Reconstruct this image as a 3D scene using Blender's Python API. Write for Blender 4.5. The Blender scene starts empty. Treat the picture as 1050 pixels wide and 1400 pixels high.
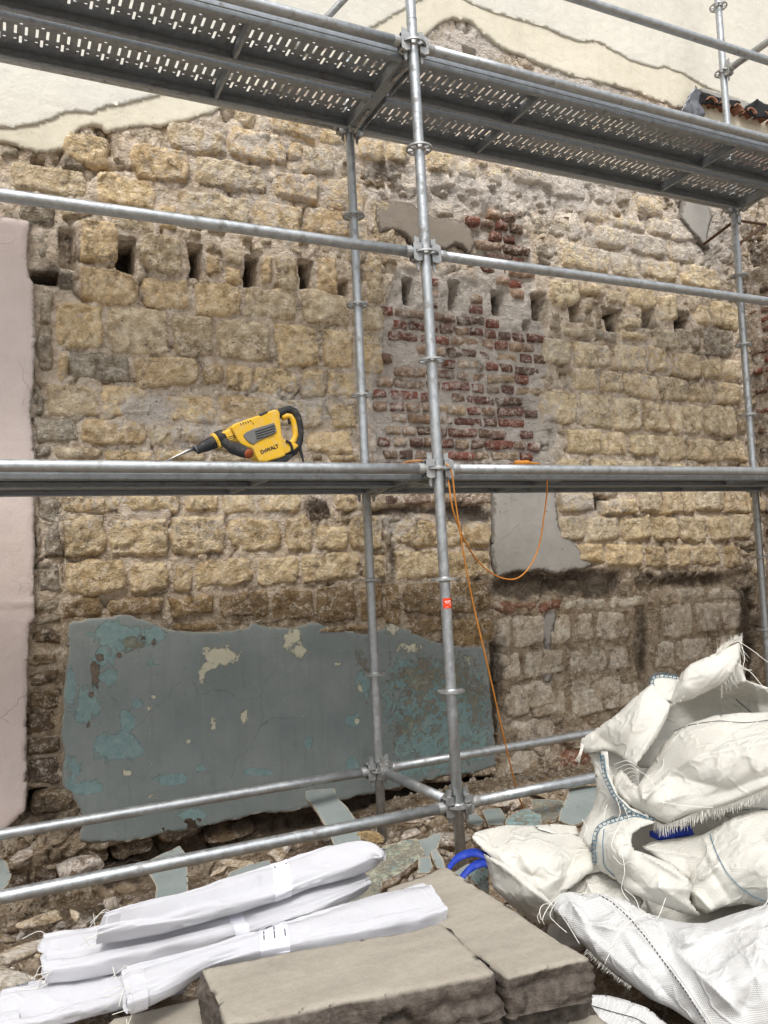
import bpy, math, random
import numpy as np
from mathutils import Matrix, Vector
random.seed(7); RNG = np.random.RandomState(7)
sc = bpy.context.scene
COL = sc.collection

# ------------------------------------------------------------------ camera
CAM = np.array([-1.850, -3.213, 1.084])
ROT = np.array([[0.89879708, -0.43563361, -0.04885861],
                [0.01652262, -0.07771137, 0.99683898],
                [0.43805344, 0.89676323, 0.06264894]])   # rows: right, up, forward
FPX = 1118.6
cd = bpy.data.cameras.new('camera'); cam = bpy.data.objects.new('camera', cd); COL.objects.link(cam)
mw = Matrix([[ROT[0][i], ROT[1][i], -ROT[2][i], CAM[i]] for i in range(3)] + [[0, 0, 0, 1]])
cam.matrix_world = mw
cd.sensor_fit = 'VERTICAL'; cd.sensor_height = 36; cd.lens = FPX / 1400 * 36
cd.clip_start = 0.05; cd.clip_end = 200
sc.camera = cam
sc.render.resolution_x = 768; sc.render.resolution_y = 1024

# ------------------------------------------------------------------ sky, sun, exposure
SUN_EL, SUN_AZ = math.radians(62), math.radians(205)
w = bpy.data.worlds.new('World'); sc.world = w; w.use_nodes = True
nt = w.node_tree; nt.nodes.clear()
sky = nt.nodes.new('ShaderNodeTexSky'); sky.sky_type = 'NISHITA'; sky.sun_disc = False
sky.sun_elevation = SUN_EL; sky.sun_rotation = SUN_AZ; sky.dust_density = 4.0; sky.air_density = 1.0
hs = nt.nodes.new('ShaderNodeHueSaturation'); hs.inputs['Saturation'].default_value = 0.16
bg = nt.nodes.new('ShaderNodeBackground'); bg.inputs['Strength'].default_value = 0.15
wo = nt.nodes.new('ShaderNodeOutputWorld')
nt.links.new(sky.outputs[0], hs.inputs['Color']); nt.links.new(hs.outputs[0], bg.inputs[0]); nt.links.new(bg.outputs[0], wo.inputs[0])
sl = bpy.data.lights.new('sun', 'SUN'); sl.energy = 1.5; sl.angle = math.radians(18); sl.color = (1, .96, .90)
so = bpy.data.objects.new('sun', sl); COL.objects.link(so)
# light comes from above and behind the photographer
sd = Vector((-0.36, -0.74, 1.08)).normalized()
so.rotation_euler = sd.to_track_quat('Z', 'Y').to_euler()
sc.view_settings.view_transform = 'Standard'; sc.view_settings.look = 'None'
sc.view_settings.gamma = 1.0; sc.view_settings.use_curve_mapping = False
sc.view_settings.exposure = 0.40

# ------------------------------------------------------------------ maths helpers
YW = 1.25            # distance line of the old wall's face
def ray(px, py):
    px = np.asarray(px, float); py = np.asarray(py, float)
    return (((px - 525) / FPX)[..., None] * ROT[0] + ((700 - py) / FPX)[..., None] * ROT[1] + ROT[2])
def on_y(px, py, Y=YW):
    d = ray(px, py); return CAM + d * ((Y - CAM[1]) / d[..., 1])[..., None]
def on_z(px, py, Z):
    d = ray(px, py); return CAM + d * ((Z - CAM[2]) / d[..., 2])[..., None]
def at_depth(px, py, D):
    return CAM + ray(px, py) * np.asarray(D, float)[..., None]
def proj(P):
    v = (np.asarray(P, float) - CAM) @ ROT.T
    return 525 + FPX * v[..., 0] / v[..., 2], 700 - FPX * v[..., 1] / v[..., 2], v[..., 2]
def sstep(a, b, x):
    t = np.clip((x - a) / (b - a), 0, 1); return t * t * (3 - 2 * t)
def _hash(ix, iy, iz, s):
    h = (ix * 374761393 + iy * 668265263 + iz * 2147483647 + s * 974634777) & 0xffffffff
    h = ((h ^ (h >> 13)) * 1274126177) & 0xffffffff
    h = ((h ^ (h >> 16)) * 2246822519) & 0xffffffff
    return ((h ^ (h >> 15)) & 0xffffff) / float(0xffffff)
def vnoise(P, s=0):
    P = np.asarray(P, float)
    if P.shape[-1] == 2: P = np.concatenate([P, np.zeros(P.shape[:-1] + (1,)) + .37], -1)
    i = np.floor(P).astype(np.int64); f = P - i; f = f * f * (3 - 2 * f)
    r = 0
    for dx in (0, 1):
        wx = f[..., 0] if dx else 1 - f[..., 0]
        for dy in (0, 1):
            wy = f[..., 1] if dy else 1 - f[..., 1]
            for dz in (0, 1):
                wz = f[..., 2] if dz else 1 - f[..., 2]
                r = r + wx * wy * wz * _hash(i[..., 0] + dx, i[..., 1] + dy, i[..., 2] + dz, s)
    return r * 2 - 1
def fbm(P, o=4, s=0, g=.5):
    P = np.asarray(P, float); r = 0; a = 1; t = 0
    for k in range(o):
        r = r + a * vnoise(P * (2.03 ** k) + 11.3 * k, s + k); t += a; a *= g
    return r / t * 1.5
def facets(P, s=0):
    """chipped faces: every cell of a jittered grid is its own small tilted plane"""
    P = np.asarray(P, float); i = np.floor(P).astype(np.int64)
    best = np.full(P.shape[:-1], 9.0); out = np.zeros(P.shape[:-1])
    for dx in (-1, 0, 1):
        for dy in (-1, 0, 1):
            cx = i[..., 0] + dx; cy = i[..., 1] + dy; z = cx * 0
            jx = cx + _hash(cx, cy, z, s); jy = cy + _hash(cx, cy, z, s + 1)
            ax = P[..., 0] - jx; ay = P[..., 1] - jy
            d = ax * ax + ay * ay
            h = (_hash(cx, cy, z, s + 2) - .5) * 2 * ax + (_hash(cx, cy, z, s + 3) - .5) * 2 * ay + (_hash(cx, cy, z, s + 4) - .5) * .5
            m = d < best; best = np.where(m, d, best); out = np.where(m, h, out)
    return out
def trinoise(P, s=0):
    """random heights on a triangular lattice, joined by flat triangles: facets that meet in sharp folds"""
    P = np.asarray(P, float); x = P[..., 0] + .5 * P[..., 1]; y = P[..., 1] * .9
    i = np.floor(x).astype(np.int64); j = np.floor(y).astype(np.int64); a = x - i; b = y - j; z = i * 0
    h = lambda u, v: _hash(u, v, z, s) * 2 - 1
    lo = h(i, j) * (1 - a - b) + h(i + 1, j) * a + h(i, j + 1) * b
    hi = h(i + 1, j + 1) * (a + b - 1) + h(i + 1, j) * (1 - b) + h(i, j + 1) * (1 - a)
    return np.where(a + b < 1, lo, hi)
def worley(P, s=0):
    P = np.asarray(P, float); i = np.floor(P).astype(np.int64); best = np.full(P.shape[:-1], 9.0)
    for dx in (-1, 0, 1):
        for dy in (-1, 0, 1):
            cx = i[..., 0] + dx; cy = i[..., 1] + dy; z = cx * 0
            best = np.minimum(best, (P[..., 0] - cx - _hash(cx, cy, z, s)) ** 2 + (P[..., 1] - cy - _hash(cx, cy, z, s + 1)) ** 2)
    return best
def poly_sdf(P, poly):
    """positive inside"""
    poly = np.asarray(poly, float); x, y = P[..., 0], P[..., 1]
    d = np.full(x.shape, 1e18); ins = np.zeros(x.shape, bool)
    n = len(poly)
    for k in range(n):
        a = poly[k]; b = poly[(k + 1) % n]; e = b - a
        wx = x - a[0]; wy = y - a[1]
        t = np.clip((wx * e[0] + wy * e[1]) / (e @ e + 1e-12), 0, 1)
        d = np.minimum(d, (wx - t * e[0]) ** 2 + (wy - t * e[1]) ** 2)
        c = (a[1] > y) != (b[1] > y)
        with np.errstate(divide='ignore', invalid='ignore'):
            xi = a[0] + (y - a[1]) / (b[1] - a[1] + 1e-15) * e[0]
        ins ^= c & (x < xi)
    d = np.sqrt(d); return np.where(ins, d, -d)

# ------------------------------------------------------------------ object helpers
def tag(o, label=None, cat=None, group=None, kind=None):
    if label: o['label'] = label
    if cat: o['category'] = cat
    if group: o['group'] = group
    if kind: o['kind'] = kind
    return o
def link(o, parent=None):
    COL.objects.link(o)
    if parent is not None: o.parent = parent
    return o
def empty(name, loc=(0, 0, 0), label=None, cat=None, group=None, kind=None):
    o = bpy.data.objects.new(name, None); o.location = loc; o.empty_display_size = .1
    COL.objects.link(o); return tag(o, label, cat, group, kind)
class MB:
    """collects shapes for ONE mesh"""
    def __init__(s): s.v = []; s.f = []; s.n = 0
    def add(s, V, F):
        V = np.asarray(V, float).reshape(-1, 3); s.v.append(V)
        s.f += [tuple(int(i) + s.n for i in f) for f in F]; s.n += len(V); return s
    def box(s, c, d, M=None):
        c = np.array(c, float); h = np.array(d, float) / 2
        V = np.array([[x, y, z] for x in (-1, 1) for y in (-1, 1) for z in (-1, 1)]) * h
        if M is not None: V = V @ np.asarray(M).T
        return s.add(V + c, [(0, 1, 3, 2), (4, 6, 7, 5), (0, 4, 5, 1), (2, 3, 7, 6), (0, 2, 6, 4), (1, 5, 7, 3)])
    def tube(s, pts, r, n=12, cap=True, flat=1.0):
        pts = np.asarray(pts, float); m = len(pts)
        r = np.broadcast_to(np.asarray(r, float), (m,))
        T = np.gradient(pts, axis=0); T /= np.linalg.norm(T, axis=1)[:, None] + 1e-12
        a = np.array([0, 0, 1.]) if abs(T[0][2]) < .9 else np.array([0, 1., 0])
        V = []
        for k in range(m):
            u = np.cross(a, T[k]); u /= np.linalg.norm(u) + 1e-12; v = np.cross(T[k], u); a = v
            if k == 0: a = v
            for j in range(n):
                t = 2 * math.pi * j / n
                V.append(pts[k] + r[k] * (math.cos(t) * u + flat * math.sin(t) * v))
        F = [(k * n + j, k * n + (j + 1) % n, (k + 1) * n + (j + 1) % n, (k + 1) * n + j) for k in range(m - 1) for j in range(n)]
        if cap: F += [tuple(range(n))[::-1], tuple((m - 1) * n + j for j in range(n))]
        return s.add(V, F)
    def prism(s, poly, fn, y0, y1):
        """poly: 2D outline; fn(u, v, t) -> 3D; from t=y0 to y1"""
        n = len(poly)
        V = [fn(p[0], p[1], y0) for p in poly] + [fn(p[0], p[1], y1) for p in poly]
        F = [tuple(range(n)), tuple(range(n, 2 * n))[::-1]] + [(k, k + n, (k + 1) % n + n, (k + 1) % n) for k in range(n)]
        return s.add(V, F)
    def mesh(s, name, mat, smooth=False):
        me = bpy.data.meshes.new(name); me.from_pydata(np.concatenate(s.v).tolist(), [], s.f)
        me.materials.append(mat)
        if smooth: me.shade_smooth()
        me.update(); return me
    def build(s, name, mat, parent=None, smooth=False, bevel=0, loc=None):
        o = bpy.data.objects.new(name, s.mesh(name, mat, smooth)); link(o, parent)
        if loc is not None: o.location = loc
        if bevel:
            b = o.modifiers.new('bevel', 'BEVEL'); b.width = bevel; b.segments = 2; b.limit_method = 'ANGLE'; b.angle_limit = math.radians(40)
        return o
def np_mesh(name, V, Q, mat, attrs=None, smooth=True):
    V = np.asarray(V, np.float32); Q = np.asarray(Q, np.int32)
    me = bpy.data.meshes.new(name); k = Q.shape[1]
    me.vertices.add(len(V)); me.vertices.foreach_set('co', V.ravel())
    me.loops.add(Q.size); me.loops.foreach_set('vertex_index', Q.ravel())
    me.polygons.add(len(Q)); me.polygons.foreach_set('loop_start', np.arange(0, Q.size, k, dtype=np.int32))
    try: me.polygons.foreach_set('loop_total', np.full(len(Q), k, np.int32))
    except Exception: pass
    me.update(calc_edges=True); me.validate()
    if attrs:
        for n, a in attrs.items():
            at = me.attributes.new(n, 'FLOAT', 'POINT'); at.data.foreach_set('value', np.asarray(a, np.float32))
    if smooth: me.shade_smooth()
    me.materials.append(mat); return me
def grid_patch(poly, h, amp=0, ns=6., seed=0, oct=3):
    """grid trimmed to a ragged polygon; returns 2D verts, quads, signed distance"""
    poly = np.asarray(poly, float); lo = poly.min(0) - 3 * h; hi = poly.max(0) + 3 * h
    nx = int((hi[0] - lo[0]) / h) + 1; ny = int((hi[1] - lo[1]) / h) + 1
    X, Y = np.meshgrid(lo[0] + h * np.arange(nx), lo[1] + h * np.arange(ny), indexing='ij')
    P = np.stack([X, Y], -1); sdf = poly_sdf(P, poly)
    if amp: sdf = sdf + amp * fbm(P * ns, oct + 1, seed, .62) * np.exp(-np.abs(sdf) / (8 * amp + 1e-9))
    gx, gy = np.gradient(sdf, h); g = np.sqrt(gx ** 2 + gy ** 2) + 1e-6
    m = (np.abs(sdf) < .75 * h)[..., None]
    st = np.clip(sdf / g, -.75 * h, .75 * h)
    P2 = np.where(m, P - np.stack([gx / g, gy / g], -1) * st[..., None], P)
    ok = sdf > -.5 * h
    k = ok[:-1, :-1] & ok[1:, :-1] & ok[1:, 1:] & ok[:-1, 1:]
    idx = np.arange(nx * ny).reshape(nx, ny)
    Q = np.stack([idx[:-1, :-1][k], idx[1:, :-1][k], idx[1:, 1:][k], idx[:-1, 1:][k]], -1)
    used = np.unique(Q); mp = np.full(nx * ny, -1); mp[used] = np.arange(len(used))
    return P2.reshape(-1, 2)[used], mp[Q], np.where(np.abs(sdf) < .75 * h, 0, sdf).reshape(-1)[used]
def boundary(Q):
    E = np.concatenate([Q[:, [i, (i + 1) % 4]] for i in range(4)])
    key = np.minimum(E[:, 0], E[:, 1]).astype(np.int64) * 10000000 + np.maximum(E[:, 0], E[:, 1])
    _, inv, c = np.unique(key, return_inverse=True, return_counts=True)
    return E[c[inv] == 1]
def skirt(V, Q, B):
    """close a sheet V by a back sheet B (same topology) with side walls"""
    n = len(V); E = boundary(Q)
    S = np.stack([E[:, 1], E[:, 0], E[:, 0] + n, E[:, 1] + n], -1)
    return np.concatenate([V, B]), np.concatenate([Q, Q[:, ::-1] + n, S])

# ------------------------------------------------------------------ material helpers
class NT:
    def __init__(s, name, rough=.85, metal=0, spec=.3):
        s.m = bpy.data.materials.new(name); s.m.use_nodes = True; s.t = s.m.node_tree; s.t.nodes.clear()
        s.o = s.n('ShaderNodeOutputMaterial'); s.b = s.n('ShaderNodeBsdfPrincipled')
        s.l(s.b.outputs[0], s.o.inputs[0]); s.b.inputs['Roughness'].default_value = rough
        s.b.inputs['Metallic'].default_value = metal; s.b.inputs['Specular IOR Level'].default_value = spec
        g = s.n('ShaderNodeNewGeometry'); s.pos = g.outputs['Position']
    def n(s, t, **k):
        x = s.t.nodes.new(t)
        for a, b in k.items(): setattr(x, a, b)
        return x
    def l(s, a, b): s.t.links.new(a, b)
    def put(s, x, sock):
        if hasattr(x, 'is_output'): s.l(x, sock)
        elif isinstance(x, (tuple, list)): sock.default_value = tuple(x) + ((1,) if len(x) == 3 and len(sock.default_value) == 4 else ())
        else: sock.default_value = x
    def noise(s, scale, det=4, rough=.6, vec=None, dist=0, w=None):
        x = s.n('ShaderNodeTexNoise'); x.inputs['Scale'].default_value = scale; x.inputs['Detail'].default_value = det
        x.inputs['Roughness'].default_value = rough; x.inputs['Distortion'].default_value = dist
        s.l(vec or s.pos, x.inputs['Vector']); return x.outputs[0]
    def crease(s, scale, det=5, rough=.6, w=.10, off=0.):
        """1 along thin wandering lines, falling to 0 beside them"""
        n = s.noise(scale, det, rough, s.stretch(s.pos, (1, 1, 1.2), (off, off * 2, off)))
        return s.ramp(s.math('ABSOLUTE', s.math('SUBTRACT', n, .5)), 0, w, 1, 0)
    def voro(s, scale, feat='F1', vec=None, rnd=1):
        x = s.n('ShaderNodeTexVoronoi'); x.feature = feat; x.inputs['Scale'].default_value = scale
        x.inputs['Randomness'].default_value = rnd; s.l(vec or s.pos, x.inputs['Vector']); return x.outputs[0]
    def stretch(s, vec, sc_, rot=(0, 0, 0)):
        x = s.n('ShaderNodeMapping'); x.inputs['Scale'].default_value = sc_; x.inputs['Rotation'].default_value = rot
        s.l(vec, x.inputs['Vector']); return x.outputs[0]
    def mixv(s, vec, scale, amt):
        x = s.n('ShaderNodeTexNoise'); x.inputs['Scale'].default_value = scale; x.inputs['Detail'].default_value = 4; s.l(vec, x.inputs['Vector'])
        m = s.n('ShaderNodeVectorMath', operation='MULTIPLY_ADD'); s.l(x.outputs['Color'], m.inputs[0]); m.inputs[1].default_value = (amt,) * 3; s.l(vec, m.inputs[2]); return m.outputs[0]
    def ramp(s, x, a, b, lo=0., hi=1.):
        r = s.n('ShaderNodeMapRange'); r.clamp = True
        for k, v in zip(('Value', 'From Min', 'From Max', 'To Min', 'To Max'), (x, a, b, lo, hi)): s.put(v, r.inputs[k])
        return r.outputs[0]
    def math(s, op, a, b=0.):
        m = s.n('ShaderNodeMath', operation=op); s.put(a, m.inputs[0]); s.put(b, m.inputs[1]); return m.outputs[0]
    def mix(s, f, a, b, mode='MIX'):
        m = s.n('ShaderNodeMix', data_type='RGBA', blend_type=mode); s.put(f, m.inputs[0]); s.put(a, m.inputs[6]); s.put(b, m.inputs[7]); return m.outputs[2]
    def attr(s, n): x = s.n('ShaderNodeAttribute'); x.attribute_name = n; return x.outputs['Fac']
    def objcol(s): return s.n('ShaderNodeObjectInfo').outputs['Color']
    def bump(s, h, dist, strength=1.):
        b = s.n('ShaderNodeBump'); b.inputs['Distance'].default_value = dist; b.inputs['Strength'].default_value = strength
        s.put(h, b.inputs['Height']); s.l(b.outputs[0], s.b.inputs['Normal']); return b
    def col(s, c): s.put(c, s.b.inputs['Base Color']); return s

# one masonry shader: base colour comes from the object, smears from painted point attributes
def masonry(name, grain=1.0, smear=1.0):
    N = NT(name, .93, 0, .15)
    base = N.objcol()
    big = N.noise(5, 4, .6); mid = N.noise(24, 8, .72); fine = N.noise(190, 5, .75); patch = N.noise(10, 7, .7)
    c = N.mix(N.ramp(mid, .34, .66), N.mix(1, base, (.88, .85, .80), 'MULTIPLY'), N.mix(1, base, (1.32, 1.33, 1.35), 'MULTIPLY'))
    c = N.mix(N.ramp(fine, .3, .75, .0, .6), c, N.mix(1, c, (.74, .70, .64), 'MULTIPLY'))
    c = N.mix(N.ramp(big, .50, .75, 0, .5), c, N.mix(1, c, (.88, .90, .96), 'MULTIPLY'))
    c = N.mix(N.ramp(patch, .38, .62, 0, .75), c, N.mix(1, c, (.80, .72, .60), 'MULTIPLY')); c = N.mix(N.ramp(N.noise(17, 7, .75), .56, .66, 0, .45), c, N.mix(1, c, (1.3, 1.34, 1.42), 'MULTIPLY'))
    vein = N.crease(9, 7, .68, .030); dark = N.crease(7, 7, .66, .022, 1.3); rg = N.crease(14, 6, .62, .13, .7); rg2 = N.crease(36, 4, .6, .14, 2.1)
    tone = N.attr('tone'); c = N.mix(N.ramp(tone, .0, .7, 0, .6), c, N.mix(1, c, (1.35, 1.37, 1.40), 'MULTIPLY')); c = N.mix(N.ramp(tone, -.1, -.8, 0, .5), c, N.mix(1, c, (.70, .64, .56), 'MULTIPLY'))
    c = N.mix(N.math('MULTIPLY', vein, N.ramp(mid, .42, .55, 0, .55)), c, (.78, .71, .60))
    dk = N.math('MULTIPLY', dark, N.ramp(big, .42, .60, 0, .6)); c = N.mix(dk, c, (.10, .075, .05))
    c = N.mix(1, c, (1.44, 1.45, 1.50), 'MULTIPLY')
    # lime smears
    lm = N.math('ADD', N.noise(16, 6, .75), N.math('MULTIPLY', N.attr('lime'), .45 * smear))
    c = N.mix(N.ramp(lm, .60, .74, 0, .85), c, N.mix(mid, (.66, .59, .52), (.86, .80, .73)))
    # soot, damp and dirt; also shade painted into recesses and the lower wall
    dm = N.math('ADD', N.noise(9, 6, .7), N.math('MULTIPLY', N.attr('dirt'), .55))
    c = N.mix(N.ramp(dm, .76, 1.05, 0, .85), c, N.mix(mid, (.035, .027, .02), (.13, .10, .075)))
    # small black pits
    p = N.voro(30); pm = N.math('MULTIPLY', N.ramp(p, .10, .17, 1, 0), N.ramp(N.noise(7, 2), .50, .62))
    c = N.mix(N.math('MULTIPLY', pm, .8), c, (.04, .03, .022))
    N.col(c)
    h = N.math('ADD', N.math('MULTIPLY', mid, 1.0), N.math('MULTIPLY', fine, .75))
    h = N.math('SUBTRACT', h, N.math('MULTIPLY', pm, .5))
    v2 = N.voro(55, 'F1'); h = N.math('ADD', h, N.math('MULTIPLY', v2, .35))
    gg = N.voro(13, 'F1', N.stretch(N.pos, (1.6, 1.0, .8), (0, .6, 0))); gm = N.math('MULTIPLY', N.ramp(gg, .16, .30, 1, 0), N.ramp(N.noise(3.1, 2), .50, .60)); h = N.math('SUBTRACT', h, N.math('MULTIPLY', gm, .55))
    cr = N.voro(7, 'DISTANCE_TO_EDGE', N.stretch(N.pos, (1, 1, 1.5))); cm = N.math('MULTIPLY', N.ramp(cr, .0, .03, 1, 0), N.ramp(N.noise(4, 3), .58, .66)); h = N.math('SUBTRACT', h, N.math('MULTIPLY', cm, .35))
    h = N.math('ADD', h, N.math('SUBTRACT', N.math('ADD', N.math('MULTIPLY', rg, .8), N.math('MULTIPLY', rg2, .35)), N.math('MULTIPLY', dk, .9)))
    N.bump(h, .0105 * grain, 1.)
    return N.m
M = {}
M['stone'] = masonry('weathered_limestone')
M['mortar'] = masonry('lime_mortar', 1.3)
M['brick'] = masonry('old_brick', .7, .45)
def simple(name, c, rough=.6, metal=0, spec=.4, var=.0, scale=20, bump=0, bscale=60):
    N = NT(name, rough, metal, spec)
    k = N.noise(scale, 4, .6)
    if var: N.col(N.mix(N.ramp(k, .3, .7), tuple(x * (1 - var) for x in c), tuple(min(1, x * (1 + var)) for x in c)))
    else: N.col(c)
    if bump: N.bump(N.noise(bscale, 4), bump)
    return N.m
# galvanised steel
def galv(name, base, rough, bright=1.0):
    N = NT(name, rough, .9, .5)
    sp = N.voro(90, 'F1'); n1 = N.noise(30, 5, .7); n2 = N.noise(7, 3, .6)
    c = N.mix(N.ramp(n1, .35, .65), tuple(x * .78 for x in base), tuple(x * 1.15 for x in base))
    c = N.mix(N.ramp(sp, 0, .6, 0, .25), c, tuple(x * 1.3 for x in base))
    dirt = N.ramp(N.noise(55, 6, .78), .585, .66); c = N.mix(N.math('MULTIPLY', dirt, .5), c, (.55, .54, .50))
    grime = N.ramp(N.math('ADD', N.noise(14, 5, .7), N.math('MULTIPLY', n2, .3)), .74, .86); c = N.mix(N.math('MULTIPLY', grime, .6), c, (.13, .11, .09))
    N.col(c); N.put(N.ramp(n1, .3, .7, rough - .08, rough + .14), N.b.inputs['Roughness'])
    N.put(N.math('SUBTRACT', .88, N.math('MULTIPLY', N.math('ADD', dirt, grime), .6)), N.b.inputs['Metallic'])
    N.bump(N.noise(160, 3), .0008)
    return N.m
M['galv'] = galv('galvanised_tube', (.46, .485, .50), .44)
M['deck'] = galv('galvanised_sheet', (.34, .37, .40), .52)
M['rosette'] = galv('galvanised_casting', (.44, .45, .45), .5)
M['rust'] = simple('rusty_iron', (.10, .055, .035), .85, .2, .3, .4, 50, .002)
# renders
def render_mat(name, c1, c2, dirt=(.30, .26, .20), pink=None, cr=.55):
    N = NT(name, .92, 0, .15)
    n1 = N.noise(2.2, 5, .6); n2 = N.noise(14, 5, .65); n3 = N.noise(90, 4, .7)
    c = N.mix(N.ramp(n1, .35, .65), c1, c2)
    c = N.mix(N.ramp(n2, .35, .7, 0, .28), c, N.mix(1, c, (.84, .82, .78), 'MULTIPLY'))
    st = N.noise(5, 4, .6, N.stretch(N.pos, (2.5, 1, .35)))
    c = N.mix(N.ramp(st, .52, .75, 0, .35), c, N.mix(1, c, (.80, .80, .80), 'MULTIPLY'))
    v = N.voro(17); c = N.mix(N.math('MULTIPLY', N.ramp(v, .06, .10, 1, 0), N.ramp(N.noise(4, 2), cr, cr + .1)), c, dirt)
    ed = N.attr('edge'); em = N.math('ADD', N.noise(30, 5, .7), N.math('MULTIPLY', ed, .5))
    c = N.mix(N.ramp(em, .78, .95, 0, .7), c, dirt)
    hl = N.voro(2.3, 'DISTANCE_TO_EDGE', N.mixv(N.pos, 6, .12)); c = N.mix(N.math('MULTIPLY', N.ramp(hl, 0, .006, 1, 0), N.ramp(N.noise(1.7, 2), .5, .56, 0, .6)), c, dirt)
    N.col(c); N.bump(N.math('ADD', N.math('MULTIPLY', n2, 1.), N.math('MULTIPLY', n3, .3)), .006)
    return N.m
M['cream_top'] = render_mat('cream_render', (.74, .72, .65), (.80, .77, .68), (.62, .57, .47), cr=.6)
M['cream_under'] = render_mat('yellow_undercoat', (.74, .69, .56), (.80, .75, .62), (.55, .49, .39), cr=.4)
M['pink'] = render_mat('pink_render', (.68, .575, .535), (.74, .64, .60), (.30, .26, .22), cr=.58)
M['cement'] = render_mat('grey_cement', (.36, .345, .32), (.46, .44, .41), (.12, .10, .08), cr=.45)
M['cement_dark'] = render_mat('brown_grey_cement', (.27, .24, .20), (.33, .29, .245), (.14, .11, .09), cr=.5)
def painted(name):
    N = NT(name, .62, 0, .3)
    n1 = N.noise(3, 4, .6); n2 = N.noise(12, 8, .75, dist=.6); n3 = N.noise(60, 6, .75); n4 = N.noise(27, 8, .8)
    c = N.mix(N.ramp(n1, .35, .65), (.215, .25, .245), (.275, .305, .295))
    c = N.mix(N.ramp(n3, .3, .7, 0, .35), c, N.mix(1, c, (.78, .80, .80), 'MULTIPLY'))
    st = N.noise(9, 5, .7, N.stretch(N.pos, (3, 1, .22)))
    c = N.mix(N.ramp(st, .5, .72, 0, .45), c, (.19, .205, .19))
    st2 = N.noise(16, 5, .7, N.stretch(N.pos, (3, 1, .15))); c = N.mix(N.ramp(st2, .60, .75, 0, .35), c, (.30, .315, .29))
    sc_ = N.ramp(N.noise(80, 4, .7, N.stretch(N.pos, (3, 1, .6))), .64, .67, 0, .6); c = N.mix(sc_, c, (.40, .42, .38))
    tq = N.math('ADD', n2, N.math('MULTIPLY', N.attr('turq'), .5))
    tm = N.ramp(tq, .72, .73); rim = N.math('SUBTRACT', N.ramp(tq, .705, .72), tm)
    tc = N.mix(N.ramp(n4, .35, .65), (.16, .265, .27), (.27, .365, .355))
    tc = N.mix(N.ramp(n3, .5, .7, 0, .5), tc, (.36, .43, .40))
    c = N.mix(tm, c, tc); c = N.mix(N.math('MULTIPLY', rim, .6), c, (.42, .44, .40))
    mo = N.math('ADD', n4, N.math('MULTIPLY', N.attr('mott'), .42))
    mt = N.ramp(mo, .66, .72); c = N.mix(N.math('MULTIPLY', mt, .85), c, N.mix(n2, (.14, .115, .08), (.30, .26, .19)))
    gr = N.ramp(N.math('ADD', N.noise(19, 8, .8), N.math('MULTIPLY', N.attr('mott'), .28)), .70, .74, 0, .75); c = N.mix(gr, c, N.mix(n3, (.25, .32, .27), (.46, .47, .33)))
    cm = N.math('ADD', N.math('MULTIPLY', N.noise(24, 8, .85), 1.7), N.math('MULTIPLY', N.attr('cream'), .62)); cmm = N.ramp(cm, 1.17, 1.18)
    c = N.mix(cmm, c, N.mix(n4, (.52, .49, .34), (.68, .66, .54)))
    br = N.math('ADD', N.noise(22, 8, .8), N.math('MULTIPLY', N.attr('bare'), .6)); bm = N.ramp(br, .80, .82)
    c = N.mix(bm, c, N.mix(n3, (.10, .075, .055), (.25, .20, .15)))
    # small chips in irregular clusters
    ch = N.ramp(N.noise(75, 3, .6), .685, .70); ch = N.math('MULTIPLY', ch, N.ramp(N.noise(5, 3), .48, .58)); c = N.mix(N.math('MULTIPLY', ch, .9), c, (.56, .55, .46))
    dk = N.ramp(N.noise(88, 3, .6, N.stretch(N.pos, (1, 1, .8))), .30, .285); c = N.mix(N.math('MULTIPLY', dk, .7), c, (.07, .065, .055))
    ck = N.voro(2.6, 'DISTANCE_TO_EDGE', N.mixv(N.pos, 7, .15)); ckm = N.math('MULTIPLY', N.ramp(ck, 0, .007, 1, 0), N.ramp(N.noise(2.1, 2), .55, .60)); c = N.mix(N.math('MULTIPLY', ckm, .5), c, (.07, .075, .07))
    em = N.math('ADD', n4, N.math('MULTIPLY', N.attr('edge'), .4)); c = N.mix(N.ramp(em, .70, .80), c, (.34, .31, .25))
    N.col(c)
    h = N.math('SUBTRACT', N.math('MULTIPLY', n3, .3), N.math('ADD', N.math('MULTIPLY', tm, .35), N.math('ADD', N.math('MULTIPLY', cmm, .45), N.math('ADD', N.math('MULTIPLY', bm, 1.), N.math('ADD', N.math('MULTIPLY', ch, .5), N.math('MULTIPLY', mt, .3))))))
    N.bump(h, .005)
    return N.m
M['painted'] = painted('grey_paint_over_turquoise')
M['soil'] = masonry('dusty_soil', 1.6)
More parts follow.
